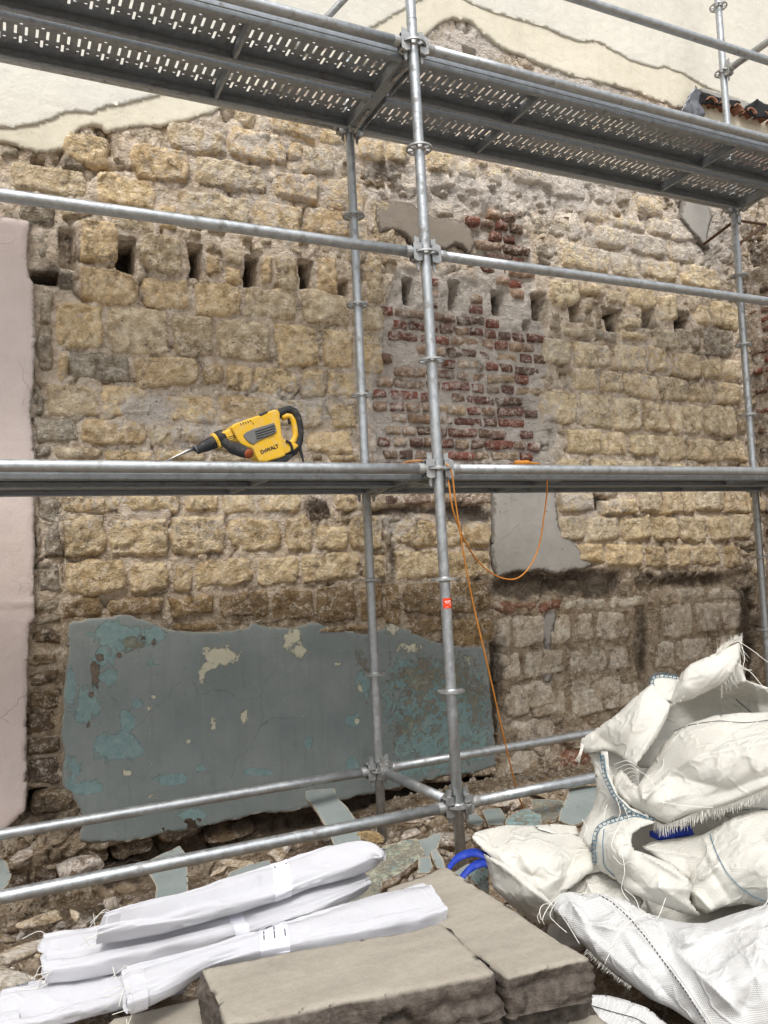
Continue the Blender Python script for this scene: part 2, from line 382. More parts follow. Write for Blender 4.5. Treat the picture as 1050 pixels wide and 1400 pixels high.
# textiles
def fabric(name, c, weave=900, wv=.5, crs=3., trans=.10, spec=.35, rough=.5, dirty=.0):
    N = NT(name, rough, 0, spec)
    n1 = N.noise(5, 4, .6); 
    cc = N.mix(N.ramp(n1, .35, .7), tuple(x * .93 for x in c), c)
    if dirty:
        d = N.ramp(N.noise(7, 6, .7), .50, .75, 0, dirty); cc = N.mix(d, cc, (.50, .44, .33))
        d2 = N.ramp(N.noise(40, 4, .7), .62, .75, 0, dirty); cc = N.mix(d2, cc, (.42, .37, .29))
    N.col(cc)
    tc = N.n('ShaderNodeTexCoord').outputs['Object']
    w1 = N.n('ShaderNodeTexWave', wave_type='BANDS', bands_direction='X'); w1.inputs['Scale'].default_value = weave / 6.28; w1.inputs['Distortion'].default_value = .6
    w2 = N.n('ShaderNodeTexWave', wave_type='BANDS', bands_direction='Z'); w2.inputs['Scale'].default_value = weave / 6.28; w2.inputs['Distortion'].default_value = .6
    rt = N.stretch(N.pos, (1, 1, 1), (.2, .25, .5)); N.l(rt, w1.inputs['Vector']); N.l(rt, w2.inputs['Vector'])
    h = N.math('ADD', N.math('MULTIPLY', w1.outputs['Fac'], .5), N.math('MULTIPLY', w2.outputs['Fac'], .5))
    wc = N.math('ADD', w1.outputs['Fac'], w2.outputs['Fac']); N.col(N.mix(N.ramp(wc, .3, 1.2, wv * .30, 0), cc, N.mix(1, cc, (.72, .72, .72), 'MULTIPLY')))
    h = N.math('ADD', h, N.math('MULTIPLY', N.noise(22, 5, .65), 1.0 * crs))
    h = N.math('ADD', h, N.math('MULTIPLY', N.crease(9, 2, .5, .06), crs))
    N.bump(h, .0009 * 1.6, .9)
    if trans:
        N.b.inputs['Subsurface Weight'].default_value = trans; N.b.inputs['Subsurface Radius'].default_value = (.02, .018, .014); N.b.inputs['Subsurface Scale'].default_value = .5
    return N.m
M['bag'] = fabric('woven_white_sacking', (.70, .685, .625), 700, .25, 2.5, 0, .35, .48, .22)
M['bag_lower'] = fabric('woven_bright_sacking', (.67, .67, .665), 560, .45, 2.5, 0, .35, .48, .14)
M['sack'] = fabric('clean_white_sacking', (.64, .64, .675), 900, .0, .8, 0, .25, .6, .0)
M['thread'] = simple('white_thread', (.78, .76, .70), .6)
M['bluethread'] = simple('blue_thread', (.06, .16, .24), .7, var=.3, scale=80)
M['darkthread'] = simple('dark_thread', (.04, .04, .05), .7)
M['strap'] = simple('blue_webbing', (.015, .045, .36), .55, 0, .4, .2, 60, .001, 300)
def slab_mat():
    N = NT('brown_sandstone_slab', .85, 0, .25)
    lay = N.noise(6, 6, .65, N.stretch(N.pos, (1.2, 1.2, 14))); n1 = N.noise(4, 5, .6, N.stretch(N.pos, (1.0, 4.5, 1), (0, 0, .45))); n2 = N.noise(60, 5, .7); n3 = N.noise(240, 3, .7)
    c = N.mix(N.ramp(n1, .3, .7), (.285, .255, .21), (.395, .36, .30))
    c = N.mix(N.ramp(lay, .35, .7, 0, .4), c, (.28, .25, .21))
    c = N.mix(N.ramp(n2, .35, .7, 0, .35), c, (.46, .42, .35))
    c = N.mix(N.ramp(n3, .55, .75, 0, .5), c, (.13, .11, .09))
    d = N.ramp(N.noise(9, 5, .7), .60, .74, 0, .5); c = N.mix(d, c, (.40, .37, .31))
    c = N.mix(N.attr('side'), c, N.mix(N.ramp(n2, .35, .7), (.06, .05, .042), (.15, .127, .106)))  # split sides are browner stone, darkened further to paint in their shade
    N.col(c); N.bump(N.math('ADD', N.math('MULTIPLY', n2, .6), N.math('ADD', N.math('MULTIPLY', lay, .8), N.math('MULTIPLY', n3, .25))), .004)
    return N.m
M['slab'] = slab_mat()
N = NT('yellow_plastic', .5, 0, .4); _d = N.noise(35, 7, .75); N.col(N.mix(N.ramp(_d, .48, .66, 0, .6), (.72, .42, .015), (.58, .48, .28))); N.put(N.ramp(_d, .4, .7, .38, .8), N.b.inputs['Roughness']); N.bump(N.noise(200, 3), .0006)
M['yellow'] = N.m
N = NT('black_rubber', .65, 0, .35); N.col(N.mix(N.ramp(N.noise(40, 7, .75), .55, .70, 0, .6), (.022, .022, .024), (.17, .15, .12))); N.bump(N.noise(200, 3), .0008)
M['black'] = N.m
M['greyplastic'] = simple('grey_plastic', (.15, .15, .145), .5, 0, .4, .1)
M['steel'] = simple('bare_steel', (.38, .36, .34), .38, .9, .5, .3, 60)
M['orange'] = simple('orange_flex', (.52, .20, .03), .5, 0, .4, .15, 40)
M['red_label'] = simple('red_label', (.80, .06, .015), .5)
M['white_print'] = simple('white_print', (.85, .80, .76), .6)
M['ink'] = simple('grey_ink', (.10, .10, .14), .7)
M['lead'] = simple('lead_sheet', (.22, .23, .25), .45, .6, .5, .35, 12, .006, 14)
M['felt'] = simple('black_felt', (.02, .02, .022), .9)
M['terracotta'] = simple('terracotta', (.30, .155, .10), .85, 0, .2, .45, 18, .004, 60)
M['bandpaper'] = simple('printed_band', (.70, .70, .77), .55)

# ================================================================== THE OLD WALL
# stones read off in groups: (x offset, y offset, list of x0,y0,x1,y1 at double size)
SG = [
 (0, 0, 'o', [(30,452,240,540),(172,365,300,455),(355,400,520,500),(455,345,618,425),(622,360,782,450),(735,325,860,378),(785,385,825,440),(820,405,915,480),(530,440,728,525),(745,475,870,555),(880,490,1000,585),(260,478,428,572),(430,560,486,630),(490,528,682,610),(686,552,820,642),(830,572,950,652),(975,385,1050,445),(1020,550,1080,680),(955,600,1010,690),(640,300,700,350),(870,345,945,400),(300,575,420,640)]),
 (0, 0, 'g', [(45,555,160,620),(0,552,42,605),(0,405,60,440),(345,352,445,400),(160,420,235,470)]),
 (0, 300, 'o', [(215,0,326,118),(385,45,503,153),(612,76,664,124),(612,132,664,180),(715,96,748,182),(750,100,818,198),(562,95,600,158),(862,105,922,205),(1000,92,1050,235),
   (215,132,380,235),(386,156,522,250),(530,172,660,270),(665,182,818,278),(822,197,958,292),(964,238,1052,312),
   (150,226,288,358),(292,240,464,372),(468,258,586,382),(592,272,742,392),(747,284,870,405),(875,300,968,414),(972,314,1045,425),
   (150,362,185,448),(368,372,545,466),(549,396,612,455),(614,396,692,470),(695,402,816,478),(822,412,890,490),(892,414,976,492),
   (120,448,268,545),(272,456,425,542),(430,475,590,558),(596,480,740,560),(745,488,890,572),(895,500,975,578),
   (220,545,402,622),(406,562,500,625),(503,562,560,612),(563,562,690,638),(835,572,965,640),(692,600,830,650),
   (150,622,282,662),(286,626,420,668),(424,625,560,668),(895,640,975,668),(565,640,690,668)]),
 (0, 300, 'g', [(95,20,150,112),(157,142,203,198),(190,362,364,448),(90,540,215,612),(90,618,146,658),(100,190,150,290),(98,295,148,410),(92,455,118,535)]),
 (0, 620, 'p', [(166,112,232,165),(236,114,325,163),(332,108,500,165),(505,108,600,160),(604,108,702,170),(706,108,822,166),(912,106,980,160),
   (174,170,292,285),(296,176,462,280),(466,168,621,278),(625,172,771,272),(776,168,856,268),(862,196,950,266),(955,166,1050,270),
   (182,287,350,388),(354,290,466,382),(468,300,528,380),(532,284,693,368),(698,280,818,365),(821,270,986,352),(990,276,1052,350)]),
 (0, 620, 'b', [(172,392,286,450),(290,390,452,444),(458,386,592,450),(596,376,736,452),(740,370,860,460),(864,357,976,462),(980,352,1050,455),(470,454,590,487),(595,458,738,475),(742,462,860,475),(866,466,1010,490)]),
 (0, 620, 'g', [(95,108,164,190),(120,190,172,286),(94,200,116,285),(94,292,170,386),(95,390,166,440),(95,443,170,472)]),
 (0, 620, 'd', [(832,112,906,186),(78,478,172,526),(78,534,162,586),(82,590,160,632),(78,636,166,700)]),
 (0, 950, 'd', [(72,42,160,110),(75,112,165,165),(70,168,160,245),(82,252,215,330),(70,335,200,372),(165,395,300,470),(305,380,420,450),(90,400,160,520),(5,400,85,480),(0,485,90,560),(150,530,260,590),(20,565,130,620),(265,470,400,560),(425,330,560,400),(565,350,700,400)]),
 (525, 620, 'p', [(0,180,20,256),(26,178,166,258),(172,178,215,260),(218,184,288,256),(0,264,10,340),(20,262,160,346),(166,264,286,346)]),
 (525, 620, 'b', [(0,350,46,470),(50,350,176,442),(180,348,296,440),(64,444,170,498),(176,444,300,530)]),
 (525, 620, 'y', [(478,106,575,162),(592,122,688,170),(692,104,756,166),(758,100,846,166),(850,98,922,160),(926,100,1000,165),
   (470,166,550,240),(554,170,640,240),(644,170,728,242),(732,172,800,240),(804,168,880,246),(884,168,942,240),(946,165,1000,235)]),
 (525, 620, 'p', [(520,244,602,302),(606,246,706,310),(710,250,770,312),(774,250,836,312),(840,246,918,310),(924,250,975,314)]),
 (525, 620, 'c', [(352,440,438,530),(446,438,516,525),(526,432,572,515),(580,428,668,510),(305,450,348,530),(760,412,846,505),(850,405,922,492),(924,400,984,485),
   (308,545,374,620),(380,535,496,610),(502,525,612,606),(618,520,670,592),(742,510,796,590),(800,502,902,572),(906,495,985,562),
   (345,625,464,700),(470,620,565,690),(570,608,652,672),(490,396,610,430),(620,390,720,425),(800,368,880,402),(886,368,985,400)]),
 (525, 620, 'r', [(310,400,420,438),(424,400,484,434)]),
 (525, 950, 'c', [(330,-10,400,60),(404,-15,500,60),(505,-20,600,60),(350,66,470,140),(330,145,465,215),(605,-30,700,40)]),
 (525, 950, 'r', [(475,150,585,225),(330,220,440,262),(450,235,560,262)]),
 (525, 0, 'y', [(110,415,188,475),(200,440,250,490),(285,452,322,505),(355,455,452,510),(455,480,546,545),(572,512,625,560),(635,522,668,560),(0,395,60,455),
   (555,560,595,612),(690,540,760,590),(600,440,680,480),(765,600,850,660),(690,560,730,580)]),
 (525, 300, 'y', [(480,70,612,145),(570,22,662,80),(622,0,712,32),(724,0,785,50),(666,45,762,105),(768,68,850,122),(616,96,692,160),(696,112,800,165),(808,130,915,195),
   (448,168,528,238),(532,178,600,215),(606,196,660,235),(664,182,740,242),(746,206,800,282),(850,236,890,296),(894,226,966,298),
   (650,268,702,302),(486,292,570,326),(641,306,718,335),(722,302,798,356),
   (430,326,508,396),(514,336,620,405),(624,343,712,416),(716,350,772,420),(784,368,864,440),(868,380,922,440),(928,382,972,440),
   (515,402,582,468),(586,412,648,476),(650,422,745,490),(748,432,828,496),(832,442,900,502),(904,446,974,510),
   (422,464,528,560),(534,475,622,570),(626,486,702,578),(706,498,774,582),(778,502,812,588),(815,506,866,590),(870,508,957,595),(960,516,985,588),
   (498,572,588,642),(590,578,665,650),(668,586,745,650),(748,590,822,662),(826,596,908,662),(912,602,985,665),
   (474,650,540,690),(560,654,640,690),(645,656,730,690),(735,668,830,690)]),
 (525, 300, 'g', [(415,0,545,55),(412,60,475,130),(452,252,482,310),(572,252,602,302),(872,296,955,376),(800,300,868,360),(575,302,636,336),(975,240,1010,300),(980,310,1020,370),(990,375,1030,440),(880,60,950,120),(860,0,930,60)]),
 (525, 300, 'd', [(965,0,1050,60),(960,150,1050,230),(985,445,1010,520),(1000,60,1060,140)]),
 (0, 0, 'd', [(982,452,1052,520)]),
]
SC = {'o': [(.57,.45,.28),(.56,.44,.275),(.52,.44,.31),(.60,.48,.30)], 'p': [(.54,.435,.27),(.51,.41,.26),(.56,.46,.30)], 'y': [(.62,.52,.345),(.60,.50,.34),(.62,.53,.37),(.57,.50,.37)],
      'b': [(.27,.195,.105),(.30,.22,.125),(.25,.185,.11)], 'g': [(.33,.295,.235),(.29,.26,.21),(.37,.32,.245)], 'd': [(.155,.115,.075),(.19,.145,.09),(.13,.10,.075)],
      'c': [(.58,.53,.44),(.54,.49,.41),(.60,.54,.45),(.52,.46,.37)], 'r': [(.24,.125,.085),(.27,.16,.11)]}
# joist pockets: px boxes x0,y0,x1,y1 and depth
POCKETS = [(160,325,186,373,.17),(259,335,278,379,.16),(334,350,354,392,.16),(410,357,427,397,.16),(463,384,476,409,.12),(488,368,498,412,.14),(552,379,566,416,.17),(615,386,628,422,.13),(675,397,692,430,.15),
           (727,402,746,438,.14),(778,409,797,441,.17),(828,423,849,453,.17),(876,422,894,449,.17),(922,427,944,463,.17),(42,372,78,390,.14),(80,314,104,366,.06),(716,438,726,452,.06),(812,676,832,698,.08),(38,1080,64,1108,.10),(42,215,60,240,.07),
           (648,1068,678,1088,.14),(520,1085,600,1100,.12),(632,68,650,82,.09),(715,92,730,98,.08)]
def rect_wall(x0, y0, x1, y1):
    cx, cy = (x0 + x1) / 2, (y0 + y1) / 2
    L, R = on_y(x0, cy), on_y(x1, cy); T, B = on_y(cx, y0), on_y(cx, y1); C = on_y(cx, cy)
    return C[0], C[2], R[0] - L[0], T[2] - B[2]
def to_px(x, z): 
    P = np.stack([x, np.full(np.shape(x), YW), z], -1); a, b, _ = proj(P); return a, b
def blobs(px, py, L):
    r = np.zeros(np.shape(px))
    for (cx, cy, rx, ry, a) in L: r = np.maximum(r, a * np.exp(-(((px - cx) / rx) ** 2 + ((py - cy) / ry) ** 2)))
    return r
LIME = [(620,500,110,150,.62),(545,560,50,80,.7),(420,550,60,40,.5),(200,560,60,25,.7),(270,590,60,35,.5),(640,270,140,40,.8),(780,260,110,40,.8),(860,330,120,60,.55),(400,250,220,80,.40),(330,200,120,40,.45),(960,320,60,70,.7),(740,600,25,60,.7),
        (540,720,40,20,.5),(640,700,60,20,.5),(800,690,60,25,.5),(250,700,200,60,.25),(760,800,90,30,-0.2),(860,480,130,100,.25),(480,300,40,60,.4),(640,60,60,40,.8),(780,130,90,40,.8),(690,900,10,40,.6),(755,880,8,60,.5)]
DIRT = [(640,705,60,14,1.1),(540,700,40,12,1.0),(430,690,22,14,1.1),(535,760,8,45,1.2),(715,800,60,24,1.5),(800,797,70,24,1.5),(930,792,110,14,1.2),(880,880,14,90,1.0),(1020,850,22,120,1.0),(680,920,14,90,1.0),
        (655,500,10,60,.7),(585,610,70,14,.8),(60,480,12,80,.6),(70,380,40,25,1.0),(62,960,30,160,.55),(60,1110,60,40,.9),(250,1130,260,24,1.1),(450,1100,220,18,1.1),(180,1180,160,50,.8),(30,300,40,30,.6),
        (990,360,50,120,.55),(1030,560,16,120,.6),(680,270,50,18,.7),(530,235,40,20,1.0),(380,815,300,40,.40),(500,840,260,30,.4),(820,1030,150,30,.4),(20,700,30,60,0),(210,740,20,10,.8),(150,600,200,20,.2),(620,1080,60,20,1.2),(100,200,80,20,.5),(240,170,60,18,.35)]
def fields(x, z):
    px, py = to_px(x, z)
    lime = blobs(px, py, LIME); dirt = blobs(px, py, DIRT)
    low = sstep(760, 850, py - (px - 400) * -.02)  # lower wall toned down for damp dirt and, in part, painted shade
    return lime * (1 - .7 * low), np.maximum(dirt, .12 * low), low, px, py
wall = empty('old_wall', (.9, YW, -.4), 'tall dilapidated wall of yellow stone blocks and patched red brick with peeling render', 'wall')
def wpart(name, me, col=None):
    o = bpy.data.objects.new(name, me); link(o, wall); o.matrix_parent_inverse = Matrix.Translation((-.9, -YW, .4))
    if col is not None: o.color = (*col, 1)
    return o
bpy.context.view_layer.update()
PK = [(*rect_wall(*p[:4]), p[4]) for p in POCKETS]
def pocket_depth(x, z):
    d = np.zeros(np.shape(x))
    wx = .006 * vnoise(np.stack([x * 14, z * 14], -1), 91); wz = .006 * vnoise(np.stack([x * 14, z * 14], -1), 92)
    for (cx, cz, ww, hh, dp) in PK:
        s = np.minimum(ww / 2 - np.abs(x + wx - cx), hh / 2 - np.abs(z + wz - cz))
        d = np.maximum(d, (dp + (.16 if dp > .12 else .03)) * sstep(-.002, .008, s))
    return d
# long deep hollow under the painted plaster and left of it
HOLLOW = [np.array([on_y(x, y)[[0, 2]] for x, y in L]) for L in (
    [(112,1165),(280,1135),(330,1120),(440,1098),(560,1082),(676,1062),(676,1085),(600,1105),(470,1130),(330,1165),(150,1215),(60,1200)],
    [(672,795),(700,780),(760,778),(858,780),(858,805),(800,812),(700,822),(678,815)],
    [(868,800),(1030,778),(1030,800),(880,815)],
    [(868,812),(892,812),(896,935),(870,935)],
    [(1014,805),(1030,800),(1034,960),(1024,960)],
    [(672,880),(684,880),(690,1060),(676,1062)],
    [(500,690),(660,684),(668,712),(560,704),(500,708)])]
HD = [.12, .035, .03, .03, .05, .05, .05]
def hollow_depth(x, z):
    P = np.stack([x, z], -1); d = np.zeros(np.shape(x))
    n = .02 * fbm(P * 9, 3, 44)
    for L, dp in zip(HOLLOW, HD): d = np.maximum(d, dp * sstep(-.02, .03, poly_sdf(P, L) + n))
    return d
BRICKZONE = np.array([on_y(x, y)[[0, 2]] for x, y in [(524,425),(545,365),(600,372),(652,385),(645,322),(640,300),(668,286),(706,296),(724,330),(728,400),(742,450),(748,500),(736,530),(738,600),(742,662),(508,662),(514,600),(508,545),(518,500)]])
BRICKLOW = np.array([on_y(x, y)[[0, 2]] for x, y in [(520,672),(665,672),(668,690),(520,692)]])
PATCH = np.array([on_y(x, y)[[0, 2]] for x, y in [(512,276),(560,280),(568,288),(590,300),(630,304),(642,320),(646,335),(638,352),(608,345),(570,346),(545,340),(520,330),(511,310)]])

# ---- stones
def stone_mesh(name, cx, cz, ww, hh, H, seed, h=.0105, chip=1., rnd=.30, warp=.020, back=.05, rot=0., soft=.0075):
    nx = max(4, int(ww / h)); nz = max(4, int(hh / h))
    ed = lambda k: np.sign(np.linspace(-1, 1, k + 1)) * (1 - (1 - np.abs(np.linspace(-1, 1, k + 1))) ** 1.35); u, v = np.meshgrid(ed(nx), ed(nz), indexing='ij')
    U = u * np.sqrt(1 - rnd * v * v / 2 - rnd * .25 * v ** 6); V = v * np.sqrt(1 - rnd * u * u / 2 - rnd * .25 * u ** 6)
    rs = np.random.RandomState(seed); jc = rs.uniform(-.06, .06, 8)
    X = U * ww / 2 * (1 + jc[0] * V) + jc[1] * hh * .5 * V; Z = V * hh / 2 * (1 + jc[2] * U) + jc[3] * ww * .35 * U
    if rot: X, Z = X * math.cos(rot) - Z * math.sin(rot), X * math.sin(rot) + Z * math.cos(rot)
    P = np.stack([X + cx, Z + cz], -1)
    e = np.maximum(np.abs(u), np.abs(v)) ** .8
    a = warp * (.35 + .65 * e)
    X = X + a * fbm(P * 11, 3, seed); Z = Z + a * fbm(P * 11 + 50, 3, seed)
    P = np.stack([X + cx, Z + cz], -1)
    m = np.minimum(ww * (1 - np.abs(u)), hh * (1 - np.abs(v))) / 2
    prof = 1 - np.exp(-m / soft)
    D = H * prof - .035 * (1 - prof) + chip * (.011 * fbm(P * 9, 3, seed + 3) + .016 * facets(P * 9.5, seed) + .006 * fbm(P * 38, 2, seed + 9)) * (.3 + .7 * prof)
    f2 = facets(P * 22, seed + 31); D = D + chip * (.011 * f2 + .004 * facets(P * 48, seed + 41)) * (.2 + .8 * prof)
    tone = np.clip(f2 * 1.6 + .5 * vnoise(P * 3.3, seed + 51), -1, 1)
    D = D + jc[4] * .12 * U * ww + jc[5] * .12 * V * hh
    Y = -D
    n = (nx + 1) * (nz + 1); idx = np.arange(n).reshape(nx + 1, nz + 1)
    F = np.stack([idx[:-1, :-1], idx[1:, :-1], idx[1:, 1:], idx[:-1, 1:]], -1).reshape(-1, 4)
    VV = np.stack([X, Y, Z], -1).reshape(-1, 3)
    # side walls run back into the wall
    ring = np.concatenate([idx[:, 0], idx[-1, 1:], idx[-2::-1, -1], idx[0, -2:0:-1]])
    bk = VV[ring].copy(); bk[:, 1] = back; k = len(ring); kk = np.arange(k)
    S = np.stack([ring[(kk + 1) % k], ring, n + kk, n + (kk + 1) % k], -1)
    VV = np.concatenate([VV, bk]); F = np.concatenate([F, S]); tone = np.concatenate([tone.ravel(), np.zeros(len(bk))])
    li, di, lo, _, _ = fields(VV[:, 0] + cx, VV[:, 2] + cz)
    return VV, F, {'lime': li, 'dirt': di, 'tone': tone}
STONES = []
occ = []
for ox, oy, kind, L in SG:
    for (a, b, c, d) in L:
        x0, y0, x1, y1 = ox + a / 2, oy + b / 2, ox + c / 2, oy + d / 2
        cx, cz, ww, hh = rect_wall(x0, y0, x1, y1)
        STONES.append((cx, cz, ww - .001, hh - .001, kind)); occ.append((cx, cz, ww, hh))
def covered(x, z, m=.0):
    for (cx, cz, ww, hh) in occ:
        if abs(x - cx) < ww / 2 + m and abs(z - cz) < hh / 2 + m: return True
    return False
# small packing stones fill the rest of the bare masonry
BARE = np.array([on_y(x, y)[[0, 2]] for x, y in [(-250,190),(0,205),(60,215),(110,190),(160,185),(215,178),(300,155),(400,150),(520,120),(600,70),(650,60),(700,90),(800,140),(930,185),(1040,215),(1040,700),(1040,1060),(690,1085),(690,880),(600,870),(450,850),(90,850),(90,1150),(110,1215),(-100,1260),(-100,1130),(40,1130),(48,850),(45,400),(40,300),(-250,290)]])
rs = np.random.RandomState(5)
cand = 0
for k in range(9000):
    x = rs.uniform(-2.2, 3.75); z = rs.uniform(-.5, 4.4)
    P = np.array([[x, z]])
    if poly_sdf(P, BARE)[0] < .03: continue
    if poly_sdf(P, BRICKZONE)[0] > -.03 or poly_sdf(P, PATCH)[0] > -.05 or poly_sdf(P, BRICKLOW)[0] > -.02: continue
    px, py = to_px(np.array([x]), np.array([z])); px, py = px[0], py[0]
    if 668 < px < 790 and 670 < py < 800 : continue
    ww = rs.uniform(.07, .19) if cand < 70 else rs.uniform(.05, .10); hh = ww * rs.uniform(.5, .8)
    if pocket_depth(np.array([x - ww / 2, x, x + ww / 2, x, x]), np.array([z, z, z, z - hh / 2, z + hh / 2])).max() > .01: continue
    if hollow_depth(np.array([x]), np.array([z]))[0] > .01 and py < 1060: continue
    bad = False
    for (cx, cz, w2, h2) in occ:
        if abs(x - cx) < (ww + w2) / 2 - .004 and abs(z - cz) < (hh + h2) / 2 - .004: bad = True; break
    if bad: continue
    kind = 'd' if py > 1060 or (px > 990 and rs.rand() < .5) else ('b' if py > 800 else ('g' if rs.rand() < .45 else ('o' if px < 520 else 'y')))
    STONES.append((x, z, ww, hh, kind)); occ.append((x, z, ww, hh)); cand += 1
# the 300 that show largest stay single stones, the rest are one part
area = []
for s in STONES:
    px, py = to_px(np.array([s[0] - s[2] / 2, s[0] + s[2] / 2]), np.array([s[1] - s[3] / 2, s[1] + s[3] / 2]))
    vis = 1 if (-30 < px.mean() < 1080 and -30 < py.mean() < 1430) else .001
    area.append(-abs(px[1] - px[0]) * abs(py[1] - py[0]) * vis)
order = np.argsort(area)
small_V, small_F, small_A, sn = [], [], [], 0
for rank, i in enumerate(order):
    cx, cz, ww, hh, kind = STONES[i]; seed = 100 + int(i)
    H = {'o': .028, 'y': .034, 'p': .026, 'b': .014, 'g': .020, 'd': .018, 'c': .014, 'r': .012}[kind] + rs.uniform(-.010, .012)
    ch = {'b': .55, 'c': .28, 'p': .9, 'y': .45, 'o': .68, 'd': 1.5}.get(kind, 1.)
    hd = float(hollow_depth(np.array([cx]), np.array([cz]))[0])
    V, F, A = stone_mesh('stone', cx, cz, ww, hh, H - hd * .8, seed, chip=ch * rs.uniform(.7, 1.25), rnd=rs.uniform(.12, .40), rot=rs.uniform(-.04, .04), back=.05 + hd)
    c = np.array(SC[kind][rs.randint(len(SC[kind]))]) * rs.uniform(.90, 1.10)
    if rank < 296:
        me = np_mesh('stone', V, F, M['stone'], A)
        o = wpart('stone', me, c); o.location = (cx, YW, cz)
    else:
        V = V + np.array([cx, YW, cz]); small_V.append(V); small_F.append(F + sn); sn += len(V); small_A.append(A)
if small_V:
    me = np_mesh('packing_stones', np.concatenate(small_V), np.concatenate(small_F), M['stone'], {k: np.concatenate([a[k] for a in small_A]) for k in ('lime', 'dirt', 'tone')})
    o = wpart('packing_stones', me, (.36, .30, .21)); o['kind'] = 'stuff'

# ---- bricks in courses
BC = [(.205,.085,.065),(.18,.078,.06),(.15,.08,.065),(.30,.21,.15),(.36,.28,.20),(.28,.21,.165),(.17,.115,.09),(.14,.10,.085)]
BP = [.13,.11,.16,.14,.14,.14,.12,.06]
pitch = .0745; bricks = 0
bm_cache = {}
for zone, name in ((BRICKZONE, 'z'), (BRICKLOW, 'l')):
    z0 = zone[:, 1].min(); z1 = zone[:, 1].max(); x0 = zone[:, 0].min(); x1 = zone[:, 0].max()
    for r_ in range(int((z1 - z0) / pitch) + 1):
        z = z0 + (r_ + .5) * pitch; x = x0 - rs.uniform(0, .2)
        while x < x1 + .1:
            L = .215 if rs.rand() < .38 else .103
            cx = x + L / 2; x += L + .010
            zz = z + .004 * math.sin(cx * 3) + rs.uniform(-.004, .004)
            if poly_sdf(np.array([[cx, zz]]), zone)[0] < .02: continue
            if poly_sdf(np.array([[cx, zz]]), PATCH)[0] > .0: continue
            if pocket_depth(np.array([cx - L / 2 + .01, cx, cx + L / 2 - .01, cx]), np.array([zz, zz, zz, zz + .02])).max() > .01: continue
            if rs.rand() < .06 or bricks >= 292: continue
            px_, py_ = to_px(np.array([cx]), np.array([zz]))
            red = .25 + 1.3 * blobs(px_, py_, [(560,450,40,30,1),(700,330,60,40,1.2),(540,545,40,12,1.6),(720,470,40,30,.8),(590,380,40,20,1),(700,570,50,60,.7),(600,640,60,14,1)])[0]
            p = np.array(BP); p[:3] *= .5 + 2.0 * red; p /= p.sum()
            c = np.array(BC[rs.choice(8, p=p)]) * rs.uniform(.85, 1.15)
            H = rs.choice([.012, .018, .024, .0], p=[.35, .32, .23, .10]) + rs.uniform(-.003, .003)
            top = 1.4 if py_[0] < 350 else 1.
            V, F, A = stone_mesh('brick', cx, zz, L, .064, H * top + (.012 if top > 1 else 0), 5000 + bricks, h=.010, chip=.42 * top, rnd=.10, warp=.009, back=.04, soft=.004, rot=rs.uniform(-.02, .02) * top)
            o = wpart('brick', np_mesh('brick', V, F, M['brick'], A), c); o.location = (cx, YW, zz)
            bricks += 1

# ---- coats of render that still cling to the wall
CLAMP = []
def coat(name, pxpoly, mat, out, thick, h=.014, amp=.012, ns=7, attrs=None, lump=.002, seed=3, oct=4, edgew=.05, lift=None, color=None):
    poly = np.array([on_y(x, y)[[0, 2]] for x, y in pxpoly])
    P, Q, sdf = grid_patch(poly, h, amp, ns, seed, oct); CLAMP.append((poly, out))
    d = out + lump * fbm(P * 3, 4, seed + 5) + .3 * lump * fbm(P * 25, 2, seed + 6) - .12 * thick * (1 - sstep(0, .014, sdf)) - .003 * facets(P * 40, seed + 9) * (1 - sstep(0, .03, sdf))
    px, py = to_px(P[:, 0], P[:, 1])
    if lift: d = d + lift(px, py, P)
    V = np.stack([P[:, 0], YW - d, P[:, 1]], -1); B = np.stack([P[:, 0], YW - d + thick, P[:, 1]], -1)
    V, Q = skirt(V, Q, B)
    A = {'edge': np.tile(1 - sstep(0, edgew, sdf), 2)}
    if attrs:
        for k, f in attrs.items(): A[k] = np.tile(f(px, py), 2)
    o = wpart(name, np_mesh(name, V, Q[:, ::-1] if False else Q, mat, A)); return o
UNDER = [(-900,120),(-40,192),(10,196),(35,205),(62,214),(85,206),(105,180),(122,174),(138,176),(146,186),(165,180),(200,176),(222,177),(240,168),(290,156),(330,138),(420,112),(520,82),(570,62),(585,48),(600,34),(618,28),(640,30),(655,45),(662,52),(690,70),(725,84),(745,92),(790,108),(840,118),(880,132),(920,148),(940,150),(1000,185),(1060,215),(1200,260),(1200,-420),(-900,-420)]
TOP = [(-900,110),(-30,178),(40,176),(75,165),(90,157),(105,158),(125,158),(150,148),(175,145),(220,134),(300,112),(400,84),(480,58),(560,10),(600,-8),(628,0),(640,8),(670,20),(700,28),(720,34),(745,42),(765,52),(790,60),(812,60),(830,70),(860,86),(890,96),(905,94),(930,104),(950,116),(980,130),(1010,142),(1060,158),(1200,205),(1200,-420),(-900,-420)]
coat('undercoat_render', UNDER, M['cream_under'], .023, .035, amp=.016, ns=11, seed=61, edgew=.004)
coat('cream_render', TOP, M['cream_top'], .031, .012, h=.016, amp=.013, ns=13, seed=71, lump=.004, edgew=.003)
PINK = [(-900,235),(20,303),(40,308),(38,340),(36,365),(40,383),(46,392),(47,470),(46,520),(44,545),(40,566),(46,600),(47,680),(46,760),(47,845),(40,856),(38,890),(36,960),(36,1040),(35,1106),(20,1118),(4,1134),(-40,1150),(-900,1420)]
coat('pink_render', PINK, M['pink'], .050, .07, h=.016, amp=.010, ns=9, seed=81, lump=.004, edgew=.006, lift=lambda px, py, P: .006 * np.exp(-((py - 826 + px * .05) / 2.5) ** 2) + .003 * (py < 826))
